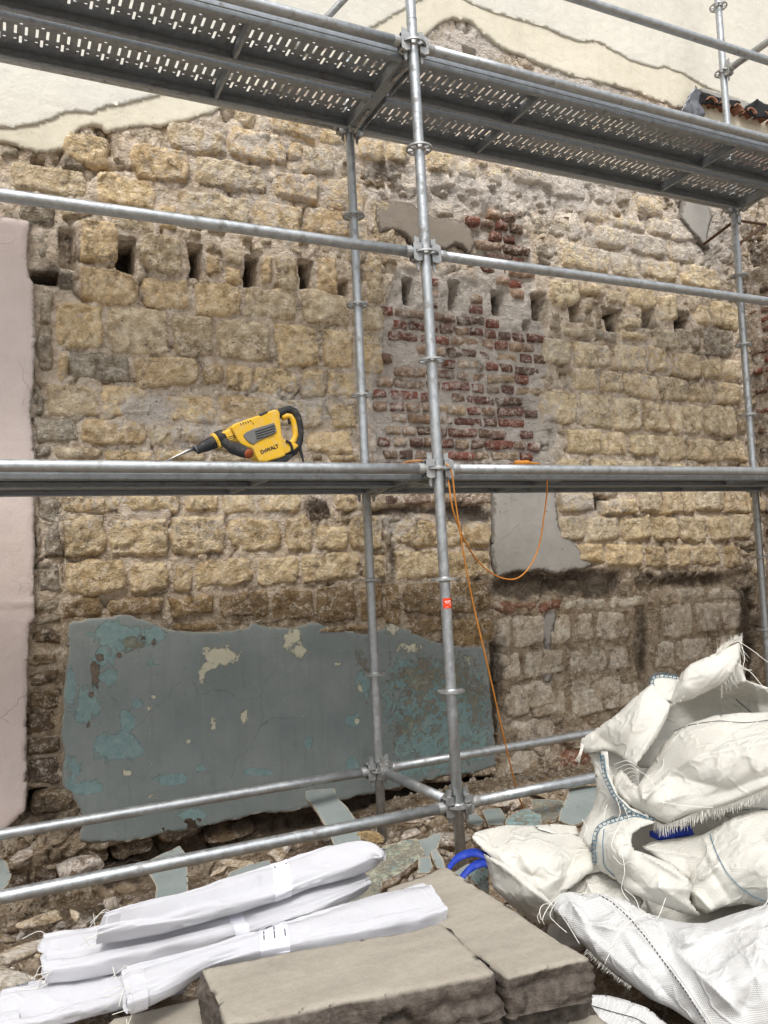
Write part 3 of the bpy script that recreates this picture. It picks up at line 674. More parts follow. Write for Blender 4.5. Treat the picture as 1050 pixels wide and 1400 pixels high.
PANEL = [(94,852),(120,846),(150,842),(178,840),(205,850),(235,862),(290,864),(330,862),(345,850),(370,856),(400,860),(425,850),(450,855),(470,862),(505,866),(522,860),(533,852),(560,862),(590,876),(620,884),(662,884),(664,905),(670,960),(676,1020),(676,1046),(640,1058),(600,1062),(545,1075),(480,1090),(440,1098),(400,1108),(350,1112),(300,1125),(250,1135),(180,1150),(120,1152),(108,1148),(112,1120),(104,1100),(86,1075),(86,1040),(84,1000),(86,950),(92,900),(90,880)]
TURQ = [(165,870,45,22,.9),(205,868,30,20,.7),(140,900,22,25,.7),(95,940,10,30,.9),(120,965,22,28,.85),(160,1020,32,22,1.1),(172,985,12,20,.9),(100,1050,14,30,.7),(118,1075,22,12,1.0),(148,920,20,20,.6),(235,1065,26,9,1.1),(262,1113,24,8,1.1),(188,962,8,8,.8),(275,1050,8,6,.8),(495,930,14,24,.8),(420,1015,6,8,1),(350,1055,24,6,.9),(480,985,12,10,.9),(600,985,80,85,.86),(560,930,50,40,.6),(650,1000,30,60,.7),(560,1050,50,20,.7),(205,905,20,14,.5),(480,1045,14,14,.7)]
MOTT = [(590,960,85,90,.42),(575,930,50,40,.62),(620,930,40,50,.55),(650,960,25,60,.5),(560,990,40,40,.5),(620,1020,60,30,.4),(180,880,22,12,.7),(500,900,20,30,.4)]
CREAM = [(300,896,30,14,1.0),(285,910,14,10,.9),(400,872,16,14,.95),(408,890,12,12,.95),(392,880,10,10,.8),(275,922,6,16,.8),(462,908,8,5,.9),(332,978,6,12,.9),(175,1056,8,5,.9),(210,952,6,4,.8),(204,968,5,4,.8),(258,1013,8,4,.8),(290,990,6,14,.7),(486,985,5,6,.8),(490,940,5,10,.8),(208,1088,8,8,.6),(560,885,30,12,.62),(640,900,30,14,.4),(535,858,12,10,.8)]
BAREP = [(130,920,8,26,.9),(136,900,10,8,.8),(125,950,5,8,.8),(163,896,5,5,.9),(120,990,5,5,.9),(195,872,8,12,.6),(210,876,5,9,.7)]
coat('painted_plaster', PANEL, M['painted'], .014, .03, h=.0115, amp=.014, ns=14, seed=91, lump=.003, edgew=.01,
     attrs={'turq': lambda a, b: blobs(a, b, TURQ), 'mott': lambda a, b: blobs(a, b, MOTT), 'cream': lambda a, b: blobs(a, b, CREAM), 'bare': lambda a, b: blobs(a, b, BAREP)})
coat('cement_patch', [(672,660),(757,660),(758,690),(760,705),(762,720),(772,735),(784,742),(790,752),(794,765),(808,772),(796,778),(765,782),(758,786),(740,780),(705,782),(676,790),(670,760)], M['cement'], .026, .04, amp=.010, ns=9, seed=101)
coat('cement_patch', [(512,276),(560,280),(568,288),(590,300),(630,304),(642,320),(646,335),(638,352),(632,340),(622,336),(606,345),(590,340),(570,346),(556,330),(545,318),(528,318),(515,322),(511,300)], M['cement_dark'], .038, .05, amp=.008, ns=9, seed=111)
coat('cement_patch', [(930,274),(962,276),(968,300),(962,330),(968,345),(955,335),(940,318),(926,300)], M['cement'], .04, .05, amp=.012, ns=9, seed=121)
coat('cement_patch', [(736,850),(748,835),(760,838),(752,880),(757,915),(750,935),(742,930),(746,890)], M['cement'], .012, .03, amp=.012, ns=9, seed=131)

# ---- mortar bed: one lumpy sheet with the joist pockets sunk into it
h = .0125
xs = np.arange(-3.8, 5.0, h); zs = np.arange(-.75, 5.6, h)
X, Z = np.meshgrid(xs, zs, indexing='ij'); P = np.stack([X, Z], -1)
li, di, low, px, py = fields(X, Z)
base = .004 + .013 * fbm(P * 5, 4, 21) + .007 * fbm(P * 24, 3, 25) + .008 * facets(P * 14, 27) + .006 * facets(P * 30, 28)
base = base - .045 * np.exp(-np.abs(fbm(P * 4.5, 3, 61)) / .045) * (vnoise(P * 2.5, 62) > -.15) * (1 - sstep(-.02, .03, poly_sdf(P, BRICKZONE)) * .8)
base = base + .016 * np.clip(li, 0, 1) * (fbm(P * 9, 4, 29) + .35)
bz = sstep(-.02, .03, poly_sdf(P, BRICKZONE)); base = base + bz * (-.016 + .015 * fbm(P * 7, 4, 33))
# a rough broken ridge of rubble runs above the brick patch
rg = np.exp(-((py - 262 - (px - 600) * .12) / 28) ** 2) * sstep(480, 520, px) * (1 - sstep(760, 830, px))
base = base + rg * (.035 * fbm(P * 7, 4, 41) + .03 * facets(P * 8, 43))
rr = sstep(930, 980, px) * (1 - sstep(440, 520, py)); base = base + rr * (.04 * fbm(P * 6, 4, 47) + .03 * facets(P * 7, 48))
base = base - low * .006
lowband = sstep(1040, 1100, py + (px - 100) * .16); base = base + lowband * (.05 * fbm(P * 5, 4, 51) + .04 * facets(P * 6, 52))
for L_, o_ in CLAMP:
    k_ = sstep(-.02, .012, poly_sdf(P, L_)); base = base * (1 - k_) + np.minimum(base, o_ - .012) * k_
pd = pocket_depth(X, Z); hd = hollow_depth(X, Z)
Y = YW - base + np.maximum(pd, hd)
idx = np.arange(X.size).reshape(X.shape)
Q = np.stack([idx[:-1, :-1], idx[1:, :-1], idx[1:, 1:], idx[:-1, 1:]], -1).reshape(-1, 4)
V = np.stack([X, Y, Z], -1).reshape(-1, 3)
def mortar_mat():
    """same masonry shader, base colour paler at the bricks, browner low down for dirt and painted shade"""
    m = M['mortar']; t = m.node_tree
    oi = [n for n in t.nodes if n.type == 'OBJECT_INFO'][0]
    lk = [l for l in t.links if l.from_node == oi]
    a1 = t.nodes.new('ShaderNodeAttribute'); a1.attribute_name = 'low'
    a2 = t.nodes.new('ShaderNodeAttribute'); a2.attribute_name = 'pale'
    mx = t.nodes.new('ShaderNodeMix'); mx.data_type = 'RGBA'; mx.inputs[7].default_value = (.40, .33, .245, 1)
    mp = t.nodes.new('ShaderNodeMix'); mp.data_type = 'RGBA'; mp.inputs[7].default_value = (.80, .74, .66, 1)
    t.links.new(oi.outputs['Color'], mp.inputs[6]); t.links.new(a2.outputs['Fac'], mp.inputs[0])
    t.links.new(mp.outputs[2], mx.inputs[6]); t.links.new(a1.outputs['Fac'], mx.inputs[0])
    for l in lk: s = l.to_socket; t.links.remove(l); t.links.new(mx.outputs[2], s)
mortar_mat()
me = np_mesh('mortar', V, Q, M['mortar'], {'lime': (li + .8 * bz).ravel(), 'tone': np.clip(facets(P * 14, 27) * 1.2, -1, 1).ravel(), 'dirt': np.clip(di + .5 * (hd > .04) + 1.1 * sstep(.12, .2, pd) + .3 * sstep(.03, .1, pd), 0, 1.6).ravel(), 'low': low.ravel(), 'pale': np.maximum(bz, rg).ravel()})  # dirt value raised in pockets and hollows: soot plus painted depth shade
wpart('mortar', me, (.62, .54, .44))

# ---- return wall of sooty brick at the right-hand corner
rx = 3.62
side = empty('return_wall', (rx, 0, -.4), 'dark sooty brick return wall at the right-hand corner', 'wall')
Yg, Zg = np.meshgrid(np.arange(-1.2, YW + .08, .02), np.arange(-.7, 3.25, .02), indexing='ij'); P = np.stack([Yg, Zg], -1)
D = .010 * fbm(P * 6, 4, 141) + .012 * facets(P * 10, 142)
D = D + .03 * (fbm(P * 4, 3, 143)) * (Zg > 2.6)
idx = np.arange(Yg.size).reshape(Yg.shape); Q = np.stack([idx[:-1, :-1], idx[:-1, 1:], idx[1:, 1:], idx[1:, :-1]], -1).reshape(-1, 4)
V = np.stack([rx - D, Yg, Zg], -1).reshape(-1, 3)
z_ = np.zeros(len(V))
o = bpy.data.objects.new('mortar', np_mesh('mortar', V, Q, M['stone'], {'lime': z_ + .25, 'dirt': .45 + z_})); link(o, side); o.matrix_parent_inverse = Matrix.Translation((-rx, 0, .4)); o.color = (.34, .29, .23, 1)
nb = 0
for r_ in range(44):
    z = .25 + r_ * pitch * 1.05; y = YW - .02 - (r_ % 2) * .11
    while y > .35:
        L = .215 if rs.rand() < .6 else .103
        cy = y - L / 2; y -= L + .010
        if z > 3.1 or nb > 290: continue
        V, F, A = stone_mesh('brick', 0, 0, L, .066, .010 + rs.uniform(-.006, .008), 8000 + nb, h=.022, chip=.5, rnd=.12, warp=.006, back=.03)
        V = np.stack([V[:, 1], -V[:, 0], V[:, 2]], -1)
        A = {'lime': np.zeros(len(V)) + .2, 'dirt': np.zeros(len(V)) + (.35 if z < 3 else .6)}
        o = bpy.data.objects.new('brick', np_mesh('brick', V, F, M['brick'], A)); link(o, side); o.matrix_parent_inverse = Matrix.Translation((-rx, 0, .4)); o.location = (rx - .004, cy, z)
        c = np.array([(.14,.08,.06),(.20,.09,.065),(.10,.075,.06),(.24,.18,.14)][rs.randint(4)]); o.color = (*c, 1); nb += 1

# ================================================================== SCAFFOLD
LB, DB = 2.994, .778
scaf = empty('scaffold', (0, 0, -.35), 'galvanised ring lock scaffold of tubes standing in front of the stone wall', 'scaffold')
SI = Matrix.Translation((0, 0, .35))
def spart(name, me_or_mb, mat=None, parent=None, smooth=True, label=None):
    o = bpy.data.objects.new(name, me_or_mb if mat is None else me_or_mb.mesh(name, mat, smooth))
    link(o, parent or scaf)
    if parent is None: o.matrix_parent_inverse = SI
    if label: o['label'] = label
    return o
def shade_auto(o):
    try:
        for p in o.data.polygons: p.use_smooth = len(p.vertices) == 4
    except Exception: pass
R0 = .0242
def rosette_mesh():
    n = 48; rad = [.0240, .0315, .0530, .0615]; V = []; F = []
    for z in (-.0045, .0045):
        for r in rad:
            for j in range(n): t = 2 * math.pi * j / n; V.append((r * math.cos(t), r * math.sin(t), z))
    m = len(rad) * n
    def hole(i, j): return i == 1 and (j % 6) in (1, 2, 3, 4)
    for i in range(3):
        for j in range(n):
            if hole(i, j): continue
            a, b = i * n + j, i * n + (j + 1) % n; c, d = a + n, b + n
            F += [(a, b, d, c), (a + m, c + m, d + m, b + m)]
    def wallq(a, b): F.append((a, a + m, b + m, b))
    for j in range(n):
        wallq(3 * n + j, 3 * n + (j + 1) % n); wallq((j + 1) % n, j)
        if hole(1, j): wallq(n + j, n + (j + 1) % n); wallq(2 * n + (j + 1) % n, 2 * n + j)
        if hole(1, j) != hole(1, (j + 1) % n): k = (j + 1) % n; wallq(n + k, 2 * n + k)
    # weld collar
    mb = MB().add(V, F); mb.tube([(0, 0, -.011), (0, 0, -.0035)], [.0255, .031], 20); mb.tube([(0, 0, .0035), (0, 0, .011)], [.031, .0255], 20)
    return mb.mesh('rosette', M['rosette'])
ROS = rosette_mesh()
def head_mesh():
    """cast ledger end with its wedge, pointing along -X towards the standard"""
    mb = MB()
    mb.tube([(.105, 0, 0), (.082, 0, 0), (.070, 0, 0)], [.0265, .027, .025], 16)
    pr = [(.072, -.036), (.072, .036), (.050, .046), (.028, .040), (.026, .010), (.060, .008), (.060, -.008), (.026, -.010), (.028, -.040), (.050, -.046)]
    for y0, y1 in ((-.022, -.006), (.006, .022)): mb.prism(pr, lambda u, v, t: (u, t, v), y0, y1)
    mb.prism([(.072, -.036), (.072, .036), (.060, .040), (.060, -.040)], lambda u, v, t: (u, t, v), -.020, .020)
    mb.prism([(.036, -.075), (.030, .070), (.056, .078), (.050, -.070), (.043, -.084)], lambda u, v, t: (u, t, v), -.0035, .0035)
    return mb.mesh('ledger_head', M['rosette'])
HEAD = head_mesh()
def add_head(parent, loc, ang):
    o = bpy.data.objects.new('ledger_head', HEAD); link(o, parent); o.location = loc; o.rotation_euler = (0, 0, ang)
def tube_mesh(name, p0, p1, r=R0, mat='galv', n=20, seg=1):
    p0 = np.array(p0, float); p1 = np.array(p1, float)
    pts = [p0 + (p1 - p0) * k / seg for k in range(seg + 1)]
    mb = MB().tube(pts, r, n); me = mb.mesh(name, M[mat]); 
    for p in me.polygons: p.use_smooth = len(p.vertices) == 4
    return me
POLES = [(-LB, 0, 0, 0), (0, 0, .012, -.010), (LB, 0, 0, 0), (-LB, DB, 0, 0), (0, DB, -.004, .002), (LB, DB, -.006, .004)]
def px_at(X, Y, z):
    for a in POLES:
        if a[0] == X and a[1] == Y: return X + a[2] + (a[3] - a[2]) * z / 3.5
    return X
for (X, Y, d0, d1) in POLES:
    zb, zt = -.40, (4.05 if (X == 0 and Y > 0) else 6.2)
    s = spart('standard', tube_mesh('standard', (px_at(X, Y, zb), Y, zb), (px_at(X, Y, zt), Y, zt), seg=8))
    for k in range(0, 12):
        z = .5 * k
        if z > zt: break
        r = bpy.data.objects.new('rosette', ROS); link(r, s); r.location = (px_at(X, Y, z), Y, z); r.rotation_euler = (0, 0, random.uniform(-.02, .02))
    for z in (-.12, 1.88 - .33, 3.62):       # spigot joints
        if X == 0 and z > 3 or z > 3: 
            mb = MB().tube([(px_at(X, Y, z), Y, z - .0), (px_at(X, Y, z), Y, z + .006)], R0 + .0012, 20); j = mb.build('joint', M['rosette'], s)
def ledger(x0, x1, Y, z, dz0=0, dz1=0):
    a = px_at(x0, Y, z); b = px_at(x1, Y, z)
    o = spart('ledger', tube_mesh('ledger', (a + .072, Y, z + dz0), (b - .072, Y, z + dz1), seg=6))
    add_head(o, (a, Y, z + dz0), 0); add_head(o, (b, Y, z + dz1), math.pi); return o
for x0 in (-LB, 0):
    for z in (0, 1.5, 2.5, 3.5): ledger(x0, x0 + LB, 0, z)
    for z in (0, 1.5, 3.5): ledger(x0, x0 + LB, DB, z)
ledger(0, LB, 0, 4.0); ledger(-LB, 0, 0, 4.0); ledger(LB, LB + .9, 0, 1.5); ledger(LB, LB + .9, 0, 2.5)
def transom(X, z):
    o = spart('transom', tube_mesh('transom', (px_at(X, 0, z), .072, z), (px_at(X, DB, z), DB - .072, z)))
    add_head(o, (px_at(X, 0, z), 0, z), math.pi / 2); add_head(o, (px_at(X, DB, z), DB, z), -math.pi / 2)
for X in (-LB, 0, LB): transom(X, 0)
transom(LB, 4.5)
def u_transom(X, z):
    mb = MB(); y0, y1 = .075, DB - .075
    mb.box((X, DB / 2, z - .026), (.052, y1 - y0, .004))
    for s in (-1, 1):
        mb.box((X + s * .0275, DB / 2, z - .001), (.004, y1 - y0, .054))
        mb.box((X + s * .0345, DB / 2, z + .0255), (.010, y1 - y0, .004))
    for t in (.3, .5, .7): mb.box((X, y0 + (y1 - y0) * t, z - .010), (.050, .012, .026))
    # gusset under the channel
    o = spart('transom', mb, M['deck'], smooth=False)
    add_head(o, (px_at(X, 0, z), 0, z), math.pi / 2); add_head(o, (px_at(X, DB, z), DB, z), -math.pi / 2)
    for t0, t1 in ((y0, y0 + .18), (y1, y1 - .18)):
        MB().tube([(X, t0, z - .060), (X, (t0 + t1) / 2, z - .045), (X, t1, z - .030)], .008, 8).build('stiffener', M['rosette'], o)
for X in (-LB, 0, LB):
    for z in (1.5, 3.5): u_transom(X, z)
# a dark raking brace beyond the upper deck
a = on_y(430, 42, DB); b = on_y(505, -38, DB)
d = (b - a); spart('brace', tube_mesh('brace', a - d * .3, b + d * 1.5, .020, 'rosette'))
# fine swivel coupler and rusty straps on the right rear standard
def strap(p0, p1, wd, th):
    p0 = np.array(p0); p1 = np.array(p1); return MB().tube([p0, p1], wd, 6, flat=th)
br = empty('iron_bracket', tuple(on_y(1006, 302, DB + .06)), 'rusty iron bracket clamped between the right rear scaffold pole and the rough wall', 'bracket')
BI = Matrix.Translation(-Vector(br.location))
for (p, q, n_) in (((1003, 303), (962, 334), 'rod'), ((1006, 301), (1047, 307), 'rod'), ((1010, 333), (1046, 309), 'rod')):
    o = MB().tube([on_y(*p, DB + .03), on_y(*q, DB + .35)], .011, 8).build(n_, M['rust'], br); o.matrix_parent_inverse = BI
c = on_y(1006, 301, DB); o = MB().tube([c - [0, 0, .03], c + [0, 0, .03]], .034, 16).build('clamp', M['rosette'], br); o.matrix_parent_inverse = BI
# red sticker on the centre standard (its scannable square is left out)
zc = 1.34 - .03
zc = on_y(607.5, 825, -.0242)[2]
st = MB(); n = 8; ph0 = math.radians(-150); ph1 = math.radians(-30); cx = px_at(0, 0, zc)
V = [(cx + (R0 + .0008) * math.cos(ph0 + (ph1 - ph0) * j / n), (R0 + .0008) * math.sin(ph0 + (ph1 - ph0) * j / n), zc + s * .023) for s in (-1, 1) for j in range(n + 1)]
lab = st.add(V, [(j, j + 1, j + n + 2, j + n + 1) for j in range(n)]).build('sticker', M['red_label'], scaf); lab.matrix_parent_inverse = SI
pr_ = MB()
for (u0, u1, v0, v1) in ((.18, .34, .62, .72), (.40, .78, .66, .74), (.22, .70, .50, .55), (.60, .78, .28, .34), (.22, .48, .12, .15)):
    q = []
    for v in (v0, v1):
        for k in range(4):
            t = ph0 + (ph1 - ph0) * (u0 + (u1 - u0) * k / 3); q.append((cx + (R0 + .0012) * math.cos(t), (R0 + .0012) * math.sin(t), zc - .023 + .046 * v))
    pr_.add(q, [(0, 1, 5, 4), (1, 2, 6, 5), (2, 3, 7, 6)])
pr_.build('print', M['white_print'], lab)

# ---- perforated steel planks
def plank_mesh():
    p = .088; n = 33; W = .320
    xc = [0, .016, .028, .038, .050, .060, .072]; yc = [0, .012, .016, .090, .112, .120, .132, .192, .204, .224, .232, .256, .270, .302, .306, .32]
    xs = [k * p + c for k in range(n) for c in xc] + [n * p]; xs = np.array(xs) - n * p / 2
    ny = len(yc); V = [(x, y, 0 if not (.012 < y < .020 or .300 < y < .308) else -.004) for x in xs for y in yc]; F = []
    for i in range(len(xs) - 1):
        c = i % 7
        for j in range(ny - 1):
            a, b = yc[j], yc[j + 1]
            if c in (1, 5) and (abs(a - .132) < 1e-6 or abs(a - .224) < 1e-6): continue
            if c == 3 and (abs(a - .112) < 1e-6 or (.203 < a < .255)): continue
            F.append((i * ny + j, (i + 1) * ny + j, (i + 1) * ny + j + 1, i * ny + j + 1))
    mb = MB().add(V, F); L = n * p / 2
    # folded sides and lips
    for s, y in ((1, 0), (-1, W)):
        prof = [(y, 0), (y, -.024), (y + s * .004, -.028), (y, -.032), (y, -.052), (y + s * .005, -.056), (y + s * .024, -.056), (y + s * .024, -.050)]
        V = [(x, a, b) for x in (-L, L) for a, b in prof]; m = len(prof)
        mb.add(V, [(k, k + 1, m + k + 1, m + k) for k in range(m - 1)])
    me = mb.mesh('deck_sheet', M['deck']); return me, L
PLK, PL = plank_mesh()
ribm = MB(); ribm.box((0, .16, -.028), (.004, .300, .046)); ribm.box((.007, .16, -.052), (.015, .27, .003))
RIB = ribm.mesh('rib', M['deck'])
def ends():
    r = []
    for s in (-1, 1):
        mb = MB(); mb.box((s * (PL + .001), .16, -.028), (.004, .316, .055))
        for y in (.05, .27):
            mb.prism([(0, -.02), (0, .012), (.040, .014), (.046, -.006), (.040, -.006), (.034, .004), (.010, .002), (.006, -.02)], lambda u, v, t, y=y, s=s: (s * (PL + u), y + t, v), -.018, .018)
        for y in (.02, .1, .22, .30): mb.tube([(s * (PL + .003), y, -.018), (s * (PL + .009), y, -.018)], .006, 8)
        r.append(mb.mesh('end_cap', M['galv']))
    return r
ECAP = ends()
def plank(xc, y0, z, label):
    t = empty('steel_plank', (xc, y0, z), label, 'scaffold plank', 'perforated steel planks of the scaffold decks')
    o = bpy.data.objects.new('deck_sheet', PLK); link(o, t)
    m = o.modifiers.new('thick', 'SOLIDIFY'); m.thickness = .0022; m.offset = 0
    for xx in (-.72, .72):
        r = bpy.data.objects.new('rib', RIB); link(r, t); r.location = (xx, 0, 0)
    for me in ECAP: link(bpy.data.objects.new('end_cap', me), t)
    return t
for lvl, z in (('upper', 3.512), ('middle', 1.512)):
    for side_, xc in (('left', -LB / 2), ('right', LB / 2)):
        for row, y0 in (('front', .052), ('rear', .400)):
            plank(xc, y0, z, '%s perforated steel plank of the %s deck, %s of the centre pole' % (row, lvl, side_))
for row, y0 in (('front', .052), ('rear', .400)):
    plank(LB * 1.5, y0, 1.512, '%s steel plank of the middle deck, beyond the right rear pole' % row)

# ================================================================== COPING TILES AND LEAD AT TOP RIGHT
for k in range(6):
    x0 = 958 + k * 18; y0 = 135 + k * 5.0
    p = on_y(x0 + 14, y0 + 5, YW - .10)
    mb = MB(); n = 8; V = []
    for yy, s in ((-.02, 1.), (.14, .85)):
        for r in (.040 * s, .030 * s):
            for j in range(n + 1): t = math.pi * j / n; V.append((r * math.cos(t) * 1.35, yy, r * math.sin(t)))
    m = n + 1
    F = []
    for j in range(n): F += [(j, j + 1, 2 * m + j + 1, 2 * m + j), (m + j + 1, m + j, 3 * m + j, 3 * m + j + 1), (j + 1, j, m + j, m + j + 1), (2 * m + j, 2 * m + j + 1, 3 * m + j + 1, 3 * m + j)]
    o = mb.add(V, F).build('roof_tile', M['terracotta'], None, True, loc=tuple(p)); o.rotation_euler = (0, .10 + random.uniform(-.08, .08), random.uniform(-.1, .1))
    tag(o, ['leftmost terracotta coping tile beside the lead sheet', 'terracotta coping tile directly behind the upper right pole', 'terracotta coping tile just right of the upper right pole', 'terracotta coping tile just left of the torn felt at the right edge', 'terracotta coping tile under the torn felt at the right edge', 'last terracotta coping tile, cut by the right edge of the picture'][k], 'roof tile', 'terracotta tiles along the coping')
led = MB()
Lp = [on_y(x, y, YW)[[0, 2]] for x, y in [(862,150),(900,156),(950,170),(1000,182),(1050,194),(1120,210),(1120,300),(1000,230),(930,190),(880,176)]]
P2, Q, sd_ = grid_patch(np.array(Lp), .02, .01, 8, 5)
dd = .09 + .03 * fbm(P2 * 6, 4, 151) + .03 * facets(P2 * 9, 152) - .05 * (1 - sstep(0, .05, sd_))
V = np.stack([P2[:, 0], YW - dd, P2[:, 1]], -1); B = V.copy(); B[:, 1] = YW + .02
V, Q = skirt(V, Q, B); zz = np.zeros(len(V))
o = bpy.data.objects.new('coping_rubble', np_mesh('coping_rubble', V, Q, M['stone'], {'lime': zz + .1, 'dirt': zz + .35})); link(o); o.color = (.27, .14, .10, 1)
tag(o, 'ledge of broken red rubble below the coping tiles', 'rubble ledge')
def sheet(name, poly, Y, mat, label, cat, seed, amp=.02, th=.006):
    L = np.array([on_y(x, y, Y)[[0, 2]] for x, y in poly]); P2, Q, sd_ = grid_patch(L, .012, .006, 9, seed)
    d = amp * fbm(P2 * 7, 3, seed) + amp * .6 * facets(P2 * 7, seed)
    V = np.stack([P2[:, 0], Y - d, P2[:, 1]], -1); B = V + np.array([0, th, 0]); V, Q = skirt(V, Q, B)
    o = bpy.data.objects.new(name, np_mesh(name, V, Q, mat)); link(o); return tag(o, label, cat)
sheet('lead_flashing', [(929,152),(936,140),(947,124),(952,118),(958,126),(957,140),(964,160),(960,178),(928,170)], YW - .13, M['lead'], 'crumpled grey lead flashing sheet left of the coping tiles', 'flashing', 161, .035)
sheet('roofing_felt', [(950,116),(958,124),(975,130),(990,134),(1012,141),(1005,147),(985,144),(968,142),(955,140)], YW - .10, M['felt'], 'torn black roofing felt strip next to the lead flashing', 'roofing felt', 163, .02)
sheet('roofing_felt', [(1018,146),(1028,140),(1036,134),(1046,141),(1060,143),(1075,160),(1040,160),(1022,152)], YW - .12, M['felt'], 'torn black roofing felt lying over the tiles at the right edge', 'roofing felt', 165, .02)
sheet('render_fillet', [(957,119),(975,124),(1000,131),(1020,138),(1036,146),(1030,152),(1010,148),(985,140),(962,130)], YW - .075, M['cement'], 'pale cement fillet strip above the coping tiles', 'cement fillet', 167, .006, .03)

# ================================================================== ROTARY HAMMER on the middle deck
TY = .16
def tl(u, v, Y=TY):   # position on the tool's own plane
    return on_y(210 + u * .219, 530 + v * .219, Y)
ham = empty('rotary_hammer', tuple(tl(600, 470)), 'yellow and black rotary hammer drill with chisel lying on the middle deck', 'power tool')
HI = Matrix.Translation(-Vector(ham.location))
def tfn(u, v, t):
    p = tl(u, v); return (p[0], p[1] + t, p[2])
def tprism(name, poly, t, mat, bevel=.004, y0=None):
    o = MB().prism(poly, tfn, -t if y0 is None else y0, t if y0 is None else y0 + t).build(name, mat, ham, False, bevel); o.matrix_parent_inverse = HI; return o
def ttube(name, pts, r, mat, n=18, dy=0, smooth=True):
    P = [tl(u, v) + np.array([0, dy if not hasattr(dy, '__len__') else dy[k], 0]) for k, (u, v) in enumerate(pts)]
    o = MB().tube(P, r, n).build(name, mat, ham, smooth); o.matrix_parent_inverse = HI; return o
body = [(468,262),(474,244),(492,234),(560,210),(640,182),(700,160),(742,146),(762,152),(770,172),(770,200),(776,250),(782,300),(790,350),(800,400),(806,432),(770,446),(720,460),(688,470),(640,470),(622,440),(606,400),(590,388),(560,378),(530,362),(508,338),(490,300)]
tprism('body', body, .043, M['yellow'], .012)
tprism('nose', [(372,306),(400,286),(430,276),(468,258),(490,300),(516,346),(470,352),(440,362),(404,384),(384,350)], .032, M['yellow'], .010)
tprism('side_panel', [(540,306),(560,288),(600,270),(680,246),(730,230),(740,250),(748,288),(690,318),(640,340),(600,364),(574,350),(552,328)], .004, M['greyplastic'], .002, y0=-.048)
for k in range(4):
    v = 262 + k * 14
    ttube('vent_rib', [(612 + k * 3, v + 26), (734, v - 14 + k * 3)], .0016, M['black'], 6, -.0495)
for k in range(5):
    u = 522 + k * 15; ttube('vent_slot', [(u, 232 - k * 5), (u + 10, 246 - k * 5)], .0018, M['black'], 6, -.043)
for k in range(4): ttube('vent_slot', [(450 + k * 3, 318 + k * 12), (496, 304 + k * 12)], .0016, M['black'], 6, -.032)
ttube('top_slot', [(628,200),(650,186),(684,170),(708,166)], [.004,.010,.010,.005], M['black'], 10, -.034)
ttube('screw', [(600,232),(602,233)], .0035, M['black'], 8, -.045)
tprism('base', [(700,464),(760,446),(806,428),(850,420),(856,428),(838,452),(812,474),(700,476)], .036, M['black'], .004)
ttube('chuck', [(232,378),(244,384),(262,378),(275,388),(300,376),(330,362),(352,350),(378,340),(384,336)][1:], [.008,.012,.019,.021,.025,.027,.028,.027], M['black'], 24)
ttube('chuck_ring', [(258,384),(264,381)], .0195, M['greyplastic'], 24)
ttube('collar', [(378,336),(398,326),(410,322)], .0335, M['yellow'], 24)
ttube('collar', [(396,330),(420,318),(440,308)], [.036,.037,.034], M['black'], 24)
ttube('chisel', [(70,460),(130,434),(180,410),(205,398),(246,382)], [.003,.0045,.0055,.008,.008], M['steel'], 12)
ttube('side_handle', [(430,345),(446,368),(470,390),(490,405),(512,425),(530,443)], [.020,.018,.026,.027,.025,.021], M['black'], 20, [-.03,-.045,-.065,-.09,-.12,-.15])
ttube('handle_cap', [(528,441),(533,447)], .020, simple('burnt_orange_cap', (.30, .07, .02), .6), 20, [-.148,-.156])
ttube('dial', [(474,404),(477,407)], .010, M['yellow'], 14, [-.09,-.094])
ttube('rear_handle', [(760,172),(790,160),(820,142),(850,136),(878,150),(896,182),(908,230),(914,280),(910,330),(898,370),(876,400),(850,416),(818,436)], [.022,.019,.017,.017,.018,.018,.018,.017,.017,.016,.016,.016,.014], M['black'], 18)
ttube('handle_inlay', [(800,192),(830,178),(852,180),(868,206),(880,256),(884,296),(872,334),(848,356),(812,372)], [.013,.013,.012,.013,.013,.013,.013,.014,.014], M['yellow'], 16, -.004)
ttube('trigger', [(846,190),(852,226)], .008, M['black'], 10)
tprism('grip_base', [(776,290),(806,330),(850,352),(880,352),(896,368),(870,392),(806,424),(792,380)], .026, M['yellow'], .006)
ttube('guard', [(812,338),(838,350),(850,380),(852,420)], .006, M['black'], 10, -.030)
for k in range(5): ttube('bellows', [(752 + k * 9, 146 - k * 3), (774 + k * 9, 198 - k * 5)], .0085, M['black'], 10, 0)
ttube('cable', [(912,368),(918,400),(930,440),(938,476),(930,505)], [.009,.007,.005,.0042,.0042], M['black'], 12)
def text(name, s, size, p, ux, uy, mat, parent, inv, ext=.0006, bold=.0):
    cu = bpy.data.curves.new(name, 'FONT'); cu.body = s; cu.size = size; cu.extrude = ext; cu.offset = bold; cu.align_x = 'CENTER'; cu.align_y = 'CENTER'
    t = bpy.data.objects.new('tmp', cu); COL.objects.link(t); bpy.context.view_layer.update()
    me = bpy.data.meshes.new_from_object(t.evaluated_get(bpy.context.evaluated_depsgraph_get())); me.name = name
    bpy.data.objects.remove(t); me.materials.clear(); me.materials.append(mat)
    o = bpy.data.objects.new(name, me); link(o, parent)
    ux = Vector(ux).normalized(); uy = Vector(uy); uy = (uy - uy.project(ux)).normalized(); uz = ux.cross(uy)
    W = Matrix([[ux[i], uy[i], uz[i], p[i]] for i in range(3)] + [[0, 0, 0, 1]])
    if parent is not None: o.matrix_parent_inverse = inv
    o.matrix_basis = W; return o
a, b = tl(664, 408), tl(744, 378)
